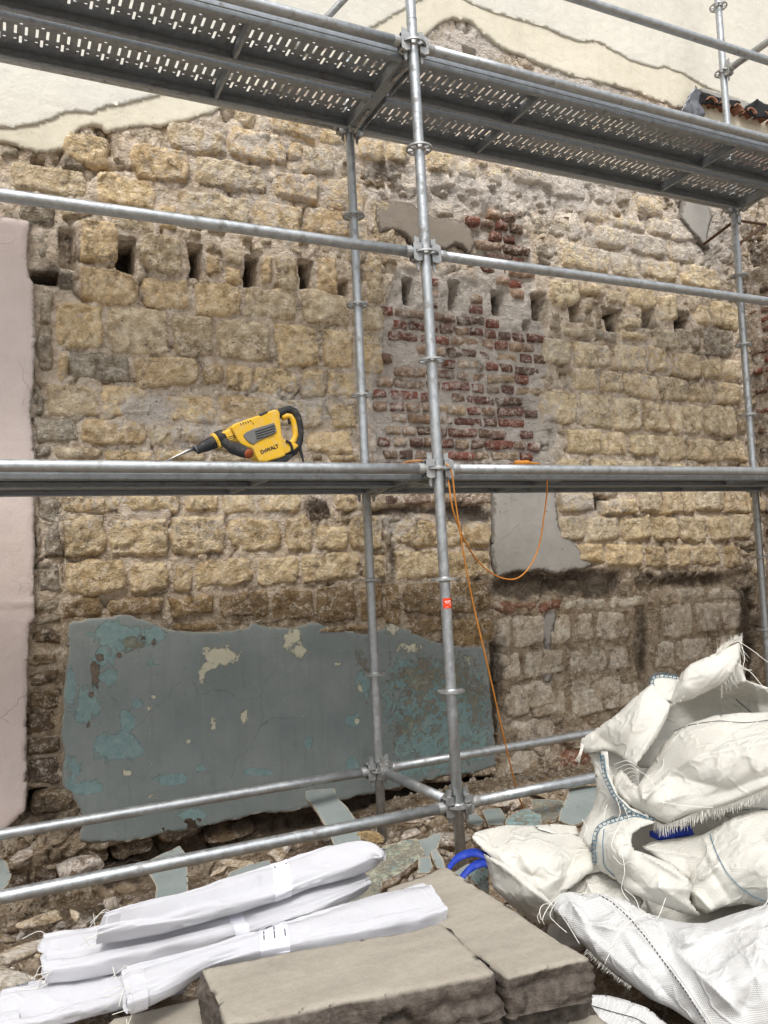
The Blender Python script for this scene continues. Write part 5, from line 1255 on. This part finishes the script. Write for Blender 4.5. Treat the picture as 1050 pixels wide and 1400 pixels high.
# ================================================================== HEAP OF WHITE BULK BAGS
def crumple(P, s, seed):
    """paper-like: flat facets that meet in sharp ridges"""
    r = 0; a = 1.
    for k in range(3):
        q = P / (s / (2.1 ** k)); q = q + .45 * np.stack([vnoise(q * .6, seed + k), vnoise(q * .6, seed + 20 + k)], -1)
        r = r + a * trinoise(q, seed + 40 + k); a *= .40
    return r
class Cloth:
    def __init__(s, parent, name, outline, ctrl=(), creases=(), mat='bag', step=2.3, amp=.016, cs=70, seed=0, back=.03, body=.06, edge=7, roll=.011, rag=1.2, inv=None, fine=.0046, dirn=None):
        o = np.array(outline, float); pl = o[:, :2]
        C = np.concatenate([o, np.array(ctrl, float).reshape(-1, 3)])
        P, Q, sdf = grid_patch(pl, step, rag, .03, seed, 3)
        # thin-plate surface through the given depths
        def U(r2): return np.where(r2 > 1e-9, r2 * np.log(r2 + 1e-12), 0)
        X = C[:, :2] / 100; n = len(X); K = U(((X[:, None] - X[None]) ** 2).sum(-1)) + .02 * np.eye(n)
        A = np.block([[K, np.c_[np.ones(n), X]], [np.r_[[np.ones(n)], X.T], np.zeros((3, 3))]])
        w = np.linalg.solve(A, np.r_[C[:, 2], 0, 0, 0])
        def surf(p): p = p / 100; return U(((p[:, None] - X[None]) ** 2).sum(-1)) @ w[:n] + w[n] + p @ w[n + 1:]
        D = surf(P)
        e = np.clip(sdf / edge, 0, 1); D = D - roll * (np.sqrt(1 - (1 - e) ** 2) - 1)
        d = 1.5 * amp * crumple(P, cs, seed) * (.4 + .6 * sstep(0, 14, sdf)) + .45 * fine * crumple(P, 22, seed + 7)
        if dirn is not None:     # pulled folds running one way
            (ux, uy, fa, fs) = dirn; t = -P[:, 0] * uy + P[:, 1] * ux; l = P[:, 0] * ux + P[:, 1] * uy
            d = d + fa * (1 - 2 * np.abs(vnoise(np.stack([t / fs, l / (fs * 7)], -1), seed + 60)))
        for (x0, y0, x1, y1, a, wd) in creases:
            a0 = np.array([x0, y0]); v = np.array([x1 - x0, y1 - y0], float); L = v @ v
            t = np.clip(((P - a0) @ v) / L, 0, 1); dist = np.linalg.norm(P - a0 - t[:, None] * v, axis=1)
            d = d + 1.35 * a * np.exp(-dist / wd) * (np.sin(np.pi * np.clip(t * .9 + .05, 0, 1)) ** .5)
        D = D - d; s.P, s.D = P, D
        V = at_depth(P[:, 0], P[:, 1], D); Bk = at_depth(P[:, 0], P[:, 1], D + back + body * np.sqrt(np.clip(sdf / 40, 0, 1)))
        V, Q = skirt(V, Q, Bk)
        ob = bpy.data.objects.new(name, np_mesh(name, V, Q, M[mat])); link(ob, parent); ob.matrix_parent_inverse = inv
    def at(s, x, y, lift=.004):
        k = ((s.P - np.array([x, y])) ** 2).sum(1); i = np.argmin(k); return at_depth(x, y, s.D[i] - lift)
def bagroot(p, D, label):
    t = empty('bulk_bag', tuple(at_depth(*p, D)), label, 'bulk bag', 'white bulk bags heaped at the right'); return t, Matrix.Translation(-Vector(t.location))
def addm(mb, name, mat, t, inv, smooth=True):
    o = mb.build(name, mat, t, smooth); o.matrix_parent_inverse = inv; return o
rsb = np.random.RandomState(77)
def fringe(c, path, dirv, ln, n, t, inv, name='fringe', r=.0007, spread=.25):
    """cut warp ends hanging from an edge given in picture points on cloth c"""
    p = np.array(path, float); s = np.r_[0, np.cumsum(np.linalg.norm(np.diff(p, axis=0), axis=1))]; mb = MB()
    for k in range(n):
        u = s[-1] * (k + rsb.uniform(-.3, .3)) / n; x = np.interp(u, s, p[:, 0]); y = np.interp(u, s, p[:, 1])
        a = c.at(x, y, .002); dep = (a - CAM) @ ROT[2]; l = ln * rsb.uniform(.55, 1.1)
        dx, dy = dirv[0] + rsb.uniform(-spread, spread), dirv[1] + rsb.uniform(-.1, .1)
        b = at_depth(x + dx * l * .5, y + dy * l * .5, dep + rsb.uniform(-.004, .004)); e = at_depth(x + dx * l + rsb.uniform(-2, 2), y + dy * l, dep + rsb.uniform(-.008, .012))
        mb.tube([a, b, e], [r * 1.3, r, r * .5], 4, cap=False)
    o = addm(mb, name, M['thread'], t, inv, False); o['kind'] = 'stuff'; return o
def stitch(c, path, t, inv, mat='bluethread', r=.0012, step=5., zig=0., name='seam', dash=False):
    p = np.array(path, float); s = np.r_[0, np.cumsum(np.linalg.norm(np.diff(p, axis=0), axis=1))]; n = int(s[-1] / 3) + 2; mb = MB()
    u = np.linspace(0, s[-1], n); x = np.interp(u, s, p[:, 0]); y = np.interp(u, s, p[:, 1])
    # smooth the corner points
    k = np.ones(5) / 5; xs_ = np.convolve(np.pad(x, 2, 'edge'), k, 'valid'); ys_ = np.convolve(np.pad(y, 2, 'edge'), k, 'valid')
    P3 = np.array([c.at(a, b, .0035) for a, b in zip(xs_, ys_)])
    if dash:
        for i in range(0, n - 2, 2): mb.tube(P3[i:i + 2], r * 1.2, 5)
    else: mb.tube(P3, r, 6)
    if zig:
        ux = np.gradient(xs_); uy = np.gradient(ys_); L = np.hypot(ux, uy) + 1e-9
        for i in range(1, n - 1, 2):
            a = c.at(xs_[i], ys_[i], .004); b = c.at(xs_[i] - uy[i] / L[i] * zig, ys_[i] + ux[i] / L[i] * zig, .004); mb.tube([a, b], r * 1.25, 5)
        mb.tube([c.at(xs_[i] - uy[i] / L[i] * zig, ys_[i] + ux[i] / L[i] * zig, .003) for i in range(n)], r * .9, 5)
    return addm(mb, name, M[mat], t, inv)
def threads(L, t, inv, r=.0009, mat='thread'):
    mb = MB()
    for pts in L: mb.tube(smooth_path([at_depth(*q) for q in pts], 6), r, 5, cap=False)
    o = addm(mb, 'loose_threads', M[mat], t, inv, False); o['kind'] = 'stuff'; return o

# --- body of the heap, mostly hidden, that carries the rest
t, I = bagroot((980, 1250), 2.7, 'shaded bulk bag at the back of the heap behind all the others')
Cloth(t, 'bag_body', [(800,1120,2.82),(840,1060,2.86),(900,1010,2.9),(1000,960,2.95),(1120,960,3.0),(1180,1100,2.9),(1180,1470,2.5),(900,1470,2.5),(830,1380,2.55),(745,1290,2.6),(760,1220,2.65)], [(960,1150,2.58),(1050,1200,2.5),(900,1250,2.5)], seed=700, mat='bag', body=.25, amp=.03, cs=110, step=6, inv=I)
Cloth(t, 'panel', [(880,1225,2.42),(930,1235,2.40),(990,1225,2.38),(1160,1215,2.3),(1160,1330,2.2),(1000,1330,2.2),(900,1290,2.3)], [(1000,1270,2.25)], seed=702, amp=.012, cs=60, inv=I, body=.05)
o = Cloth(t, 'inner_lining', [(880,1140,2.50),(900,1130,2.50),(945,1128,2.50),(950,1142,2.48),(900,1150,2.46)], [], seed=703, mat='strap', body=.01, amp=.01, step=4, inv=I)

# --- left bag
t, I = bagroot((740, 1240), 2.4, 'crumpled white bulk bag lying leftmost in the heap, next to the orange cord end')
c = Cloth(t, 'panel', [(662,1168,2.40),(690,1180,2.34),(720,1200,2.28),(756,1236,2.24),(762,1262,2.26),(735,1264,2.30),(700,1240,2.34),(674,1214,2.38),(668,1190,2.40)], [(715,1225,2.26)], [(668,1172,756,1240,.010,5)], seed=711, amp=.010, inv=I, body=.08)
c = Cloth(t, 'panel', [(728,1128,2.62),(760,1126,2.64),(788,1129,2.64),(792,1142,2.60),(765,1142,2.55),(735,1134,2.55)], [], seed=712, amp=.004, inv=I, body=.02)
c = Cloth(t, 'panel', [(645,1145,2.50),(650,1138,2.54),(665,1133,2.58),(690,1128,2.62),(728,1128,2.62),(748,1134,2.6),(775,1138,2.58),(796,1146,2.52),(806,1160,2.46),(814,1172,2.42),(812,1190,2.38),(792,1206,2.36),(770,1222,2.34),(757,1240,2.32),(744,1234,2.32),(722,1216,2.34),(700,1196,2.38),(680,1180,2.42),(664,1166,2.46)],
          [(710,1165,2.42),(755,1180,2.37),(730,1150,2.47)], [(708,1190,748,1205,-.014,6),(665,1150,730,1225,.012,4),(690,1135,745,1225,.008,5),(770,1150,760,1190,.022,8),(790,1155,765,1225,-.018,7),(720,1140,700,1190,-.010,8),(735,1215,790,1190,.010,6)], seed=715, amp=.012, cs=60, inv=I, body=.14, mat='bag')
threads([[(796,1120,2.5),(802,1132,2.46),(798,1144,2.44)],[(744,1240,2.3),(735,1252,2.24),(738,1262,2.2)]], t, I)
st = empty('lifting_strap', tuple(at_depth(640, 1180, 2.5)), 'bright blue webbing strap looping out under the left bulk bag', 'strap'); SI2 = Matrix.Translation(-Vector(st.location))
for pts in ([(612,1190,2.46),(622,1176,2.50),(636,1168,2.52),(652,1166,2.5),(672,1174,2.48)], [(628,1204,2.44),(640,1190,2.46),(652,1182,2.48),(664,1180,2.47),(674,1186,2.45)]):
    Pp = smooth_path([at_depth(*q) for q in pts], 8); mb = MB(); nn = len(Pp); up = ROT[1] * .0075 + ROT[2] * .012; th_ = np.cross(ROT[0], up); th_ = th_ / np.linalg.norm(th_) * .0012
    V = np.concatenate([Pp - up + th_, Pp + up + th_, Pp + up - th_, Pp - up - th_]); 
    mb.add(V, [(a * nn + k, a * nn + k + 1, ((a + 1) % 4) * nn + k + 1, ((a + 1) % 4) * nn + k) for a in range(4) for k in range(nn - 1)]); addm(mb, 'webbing', M['strap'], st, SI2)

# --- middle bag with blue stitching
t, I = bagroot((900, 1240), 2.35, 'white bulk bag with blue blanket stitching, folded open in the middle of the heap')
c = Cloth(t, 'panel', [(990,1116,2.52),(996,1106,2.54),(1012,1103,2.54),(1060,1104,2.54),(1160,1106,2.54),(1160,1140,2.46),(1060,1134,2.46),(1015,1126,2.46)], [(1050,1116,2.46)], seed=721, amp=.006, inv=I, body=.03)
stitch(c, [(994,1112),(1002,1108),(1030,1106),(1120,1108)], t, I)
c = Cloth(t, 'panel', [(768,1222,2.40),(775,1210,2.42),(800,1196,2.44),(822,1190,2.44),(842,1198,2.42),(862,1215,2.36),(880,1232,2.3),(870,1250,2.28),(830,1240,2.3),(795,1232,2.34)], [(820,1212,2.36)], [(800,1200,812,1225,.02,6)], seed=723, amp=.010, cs=50, inv=I, body=.05)
cr = Cloth(t, 'panel', [(876,1158,2.44),(892,1150,2.46),(930,1146,2.44),(960,1142,2.40),(978,1132,2.38),(1000,1118,2.36),(1030,1110,2.35),(1060,1106,2.34),(1160,1106,2.34),(1160,1270,2.16),(1060,1246,2.18),(1020,1236,2.2),(990,1240,2.2),(965,1250,2.22),(950,1240,2.24),(944,1222,2.26),(942,1206,2.30),(920,1186,2.34),(896,1172,2.40)],
          [(1000,1170,2.24),(1040,1160,2.20),(960,1170,2.32),(975,1215,2.22),(1060,1200,2.14)], [(880,1160,962,1172,.016,5),(962,1172,1000,1235,-.012,8),(945,1210,985,1182,.022,6),(945,1215,975,1248,.016,5),(962,1145,975,1180,.014,5),(1060,1130,1050,1160,.012,7),(1020,1120,1090,1200,-.010,14)], seed=725, amp=.010, cs=70, inv=I, body=.16)
stitch(cr, [(970,1138),(974,1152),(982,1172),(994,1194),(1010,1212),(1030,1226),(1060,1238),(1100,1244)], t, I)
c = Cloth(t, 'panel', [(814,1142,2.40),(817,1128,2.42),(830,1123,2.44),(850,1117,2.46),(870,1110,2.46),(890,1116,2.44),(896,1124,2.40),(880,1130,2.38),(865,1140,2.34),(863,1152,2.32),(868,1162,2.30),(890,1170,2.28),(918,1182,2.24),(940,1200,2.18),(946,1212,2.16),(942,1230,2.16),(958,1252,2.18),(935,1249,2.2),(905,1238,2.22),(880,1228,2.24),(858,1220,2.28),(845,1205,2.34),(822,1192,2.38),(813,1184,2.40),(811,1160,2.40)],
          [(850,1170,2.26),(900,1205,2.20),(840,1140,2.34),(880,1190,2.24)], [(866,1160,940,1205,.020,5),(852,1212,944,1216,.008,5),(828,1135,830,1195,-.010,5),(905,1215,958,1252,.014,6),(855,1195,900,1232,-.014,8),(866,1140,850,1190,.016,6)], seed=727, amp=.010, cs=60, inv=I, body=.13)
stitch(c, [(896,1122),(870,1115),(845,1122),(822,1130),(816,1140),(814,1160),(815,1182)], t, I, zig=5)
stitch(c, [(826,1132),(824,1150),(825,1184),(842,1200)], t, I)
threads([[(850,1116,2.36),(856,1140,2.3),(850,1160,2.24),(854,1190,2.2),(850,1215,2.2),(860,1232,2.18)], [(838,1170,2.26),(850,1182,2.22),(862,1178,2.2),(872,1186,2.2)], [(845,1130,2.34),(836,1155,2.28),(842,1165,2.26)], [(854,1216,2.24),(868,1228,2.2),(876,1245,2.16),(890,1252,2.12)], [(910,1228,2.16),(902,1250,2.12),(898,1256,2.1)]], t, I)

# --- upper bag: cut open, frayed
t, I = bagroot((930, 1080), 2.6, 'cut open white bulk bag with frayed edges on top of the heap')
Cloth(t, 'panel', [(803,1028,2.78),(828,1024,2.76),(852,1028,2.72),(868,1047,2.66),(872,1080,2.56),(868,1110,2.54),(850,1118,2.54),(838,1118,2.56),(822,1128,2.56),(812,1150,2.54),(805,1162,2.54),(790,1148,2.6),(798,1128,2.62),(810,1105,2.68),(816,1080,2.72),(812,1050,2.76)], [(835,1075,2.64)], [(812,1035,822,1110,.012,6),(790,1146,850,1090,.018,6),(830,1030,850,1100,-.014,6)], seed=731, amp=.010, cs=45, inv=I, body=.10)
cb = Cloth(t, 'panel', [(868,1050,2.74),(885,1010,2.80),(915,965,2.82),(935,945,2.80),(960,935,2.78),(990,915,2.74),(1012,905,2.72),(1020,930,2.72),(1050,940,2.72),(1090,955,2.72),(1160,985,2.7),(1160,1040,2.7),(1040,1010,2.74),(960,1010,2.78),(900,1050,2.7)], [(950,970,2.90),(1000,975,2.88),(985,925,2.70),(1040,960,2.78)], [(960,935,988,948,.030,7),(988,948,1030,925,.030,7),(940,950,1060,962,-.020,8),(1030,928,1040,975,.02,8)], seed=733, amp=.014, cs=70, inv=I, body=.05)
stitch(cb, [(1005,955),(1016,965),(1028,975)], t, I, 'darkthread')
cc = Cloth(t, 'flap', [(915,962,2.66),(924,938,2.66),(932,920,2.66),(944,908,2.66),(965,899,2.68),(985,890,2.70),(1000,882,2.70),(1010,878,2.70),(1013,884,2.70),(1011,900,2.66),(1003,918,2.64),(990,934,2.64),(970,945,2.64),(950,955,2.64),(930,960,2.64)], [(970,918,2.60),(940,940,2.60)], [(944,910,925,955,.012,4),(960,945,1008,890,.010,5)], seed=735, amp=.008, cs=45, inv=I, body=.02)
fringe(cc, [(978,896),(990,888),(1000,880),(1010,877),(1014,882)], (.25, -.85), 13, 80, t, I)
fringe(cc, [(1013,884),(1010,905),(998,925),(985,938)], (.25, .9), 24, 18, t, I, spread=.4)
fringe(cc, [(915,962),(925,956),(936,950)], (.3, .8), 8, 14, t, I)
cl = Cloth(t, 'flap', [(793,1020,2.76),(795,1010,2.76),(815,996,2.74),(845,975,2.72),(870,952,2.70),(884,940,2.70),(892,935,2.70),(900,945,2.68),(917,962,2.64),(910,985,2.60),(898,1010,2.56),(882,1030,2.52),(868,1048,2.50),(856,1040,2.56),(842,1030,2.64),(828,1026,2.68),(812,1028,2.72),(800,1029,2.75)],
           [(850,1000,2.62),(880,980,2.60)], [(884,945,850,1035,.008,7),(917,965,868,1045,.016,4),(812,1000,845,1028,-.008,8),(800,1022,870,955,.007,5)], seed=737, amp=.008, cs=70, inv=I, body=.03)
cf = Cloth(t, 'flap', [(886,942,2.72),(892,925,2.74),(905,922,2.74),(928,926,2.74),(936,940,2.7),(920,960,2.66),(905,958,2.66)], [], seed=738, amp=.006, cs=30, inv=I, body=.01)
stitch(cf, [(928,928),(905,925),(893,926),(893,936),(900,950)], t, I, zig=4.5)
cm = Cloth(t, 'panel', [(890,1045,2.60),(905,1018,2.62),(920,1001,2.62),(945,988,2.60),(975,979,2.58),(1010,975,2.56),(1060,973,2.54),(1160,972,2.5),(1160,1040,2.3),(1080,1066,2.28),(1050,1078,2.29),(1020,1090,2.31),(995,1100,2.33),(965,1108,2.35),(940,1114,2.37),(912,1126,2.39),(892,1120,2.42),(868,1108,2.48),(850,1096,2.52),(838,1080,2.56),(838,1062,2.58),(850,1052,2.58),(862,1068,2.50),(872,1076,2.48),(880,1062,2.54)],
           [(940,1040,2.42),(1000,1030,2.36),(1050,1020,2.34),(960,1075,2.36),(900,1085,2.42),(878,1095,2.42),(1090,1000,2.36)],
           [(878,1095,925,1050,.026,5),(925,1050,960,1032,.018,6),(960,1032,1080,1008,.018,7),(915,1060,1000,1080,-.014,12),(965,1090,1080,1050,-.010,8),(1020,1020,1035,1060,.010,5),(985,1030,978,1065,.010,6),(874,1070,880,1096,.022,4),(866,1066,876,1096,-.018,4),(842,1075,860,1100,.014,5),(900,1098,940,1085,.010,5)], seed=739, amp=.011, cs=80, inv=I, body=.10, mat='bag', roll=.022)
stitch(cm, [(920,1000),(940,992),(960,988),(985,985),(1000,987),(1020,988),(1040,986),(1060,983),(1110,978)], t, I, 'darkthread', .0011)
fringe(cm, [(893,1120),(905,1127),(912,1126),(930,1120),(945,1113),(966,1107)], (-.02, 1.), 17, 110, t, I, spread=.12)
fringe(cm, [(966,1107),(985,1103),(1005,1096),(1025,1088),(1050,1077),(1080,1066)], (.0, 1.), 15, 150, t, I, spread=.10)
stitch(cl, [(824,1028),(828,1040)], t, I, zig=5)
c_ = Cloth(t, 'hem', [(822,1028,2.62),(830,1028,2.6),(834,1060,2.56),(845,1085,2.52),(862,1104,2.46),(888,1114,2.42),(886,1122,2.42),(858,1112,2.46),(838,1090,2.52),(826,1060,2.58)], [], seed=741, amp=.003, cs=30, inv=I, body=.01, step=2.5, edge=4, roll=.006)
stitch(c_, [(825,1030),(829,1060),(842,1088),(862,1108),(886,1118)], t, I, zig=5)
threads([[(795 + k * 1.2, 1016 + k, 2.7), (792 + k, 1030, 2.68), (786 + 2 * k, 1040 + k, 2.68)] for k in range(4)] + [[(840 + 3 * k, 1045 + 6 * k, 2.5), (858 + 2 * k, 1040 + 5 * k, 2.46), (874, 1050 + 4 * k, 2.44)] for k in range(7)] +
        [[(870,1052,2.44),(885,1062,2.4),(896,1078,2.36),(908,1100,2.34)], [(1014,882,2.66),(1018,900,2.62),(1016,914,2.6),(1028,916,2.6)], [(1012,878,2.68),(1030,890,2.62),(1055,908,2.6),(1100,925,2.6)], [(1004,905,2.6),(1025,918,2.56),(1040,935,2.52),(1058,955,2.5)], [(900,1096,2.36),(940,1102,2.32),(975,1104,2.3)], [(842,1090,2.5),(848,1110,2.46),(842,1130,2.42),(850,1145,2.4)], [(830,1100,2.54),(826,1120,2.5),(838,1138,2.44)], [(852,1100,2.46),(860,1120,2.4),(866,1130,2.38)]], t, I)

# --- lower bags in front
t, I = bagroot((830, 1400), 1.9, 'white bulk bag at the bottom edge, mostly under the large stitched one')
c = Cloth(t, 'panel', [(800,1360,1.92),(830,1361,1.92),(858,1368,1.90),(885,1378,1.88),(912,1400,1.86),(950,1480,1.80),(780,1480,1.80),(796,1410,1.84)], [(840,1420,1.80)], seed=751, amp=.010, cs=60, inv=I, body=.10, mat='bag_lower')
stitch(c, [(806,1374),(840,1384),(870,1392),(900,1410)], t, I, 'darkthread', .001)
t, I = bagroot((960, 1400), 2.0, 'large bright white bulk bag with a dark stitched seam at the bottom right')
c = Cloth(t, 'panel', [(757,1246,2.20),(758,1232,2.22),(764,1221,2.24),(780,1219,2.24),(800,1222,2.22),(820,1221,2.20),(850,1228,2.18),(870,1240,2.16),(890,1250,2.15),(915,1258,2.14),(940,1262,2.12),(965,1262,2.10),(1000,1250,2.08),(1035,1240,2.06),(1060,1234,2.04),(1160,1220,2.0),(1180,1480,1.74),(1000,1480,1.76),(972,1450,1.78),(950,1400,1.84),(920,1380,1.88),(890,1366,1.92),(865,1348,1.96),(845,1334,1.99),(826,1318,2.02),(802,1296,2.06),(786,1280,2.10),(774,1264,2.15)],
          [(830,1270,2.06),(880,1320,1.96),(900,1270,2.06),(960,1340,1.86),(1040,1300,1.86),(1000,1390,1.80),(922,1296,2.03),(935,1275,2.02),(1090,1380,1.78)],
          [(818,1224,900,1300,.012,4),(900,1300,968,1400,.012,4),(775,1225,800,1262,.022,6),(800,1262,850,1272,.016,6),(922,1298,1060,1240,.026,9),(922,1298,1010,1385,.022,9),(920,1292,900,1262,-.026,8),(960,1262,935,1290,.018,6),(850,1290,930,1380,-.010,10),(1060,1250,1010,1400,-.012,16),(1000,1300,960,1340,-.012,10),(780,1255,860,1330,.008,8),(1040,1260,1030,1330,.010,8)],
          seed=753, amp=.010, cs=90, inv=I, body=.22, mat='bag_lower', roll=.03, edge=16, dirn=(.45, .89, .0045, 22))
stitch(c, [(818,1223),(835,1232),(860,1254),(885,1284),(910,1318),(935,1352),(958,1388),(985,1430)], t, I, 'darkthread', .0012, dash=True)
stitch(c, [(824,1221),(842,1231),(868,1256),(892,1286),(917,1319),(942,1353),(966,1389),(992,1430)], t, I, 'thread', .0010)
fringe(c, [(803,1297),(820,1314),(845,1335),(865,1349)], (-.55, .7), 9, 60, t, I, spread=.15)
threads([[(886,1251,2.1),(868,1256,2.06),(850,1270,2.0),(838,1290,1.98),(834,1298,1.98)], [(838,1296,2.0),(830,1310,1.98),(827,1318,1.98)], [(764,1224,2.2),(750,1240,2.14),(742,1256,2.1),(744,1264,2.1)], [(762,1230,2.2),(752,1250,2.12),(760,1262,2.08),(775,1275,2.06)], [(760,1240,2.2),(775,1262,2.1),(792,1290,2.04)], [(757,1238,2.2),(745,1236,2.16),(738,1244,2.12),(740,1258,2.1)], [(1060,1190,2.1),(1050,1200,2.05),(1050,1230,2.0),(1040,1242,2.0)], [(990,1300,1.9),(1005,1280,1.88),(1012,1270,1.88)]], t, I, .0010)
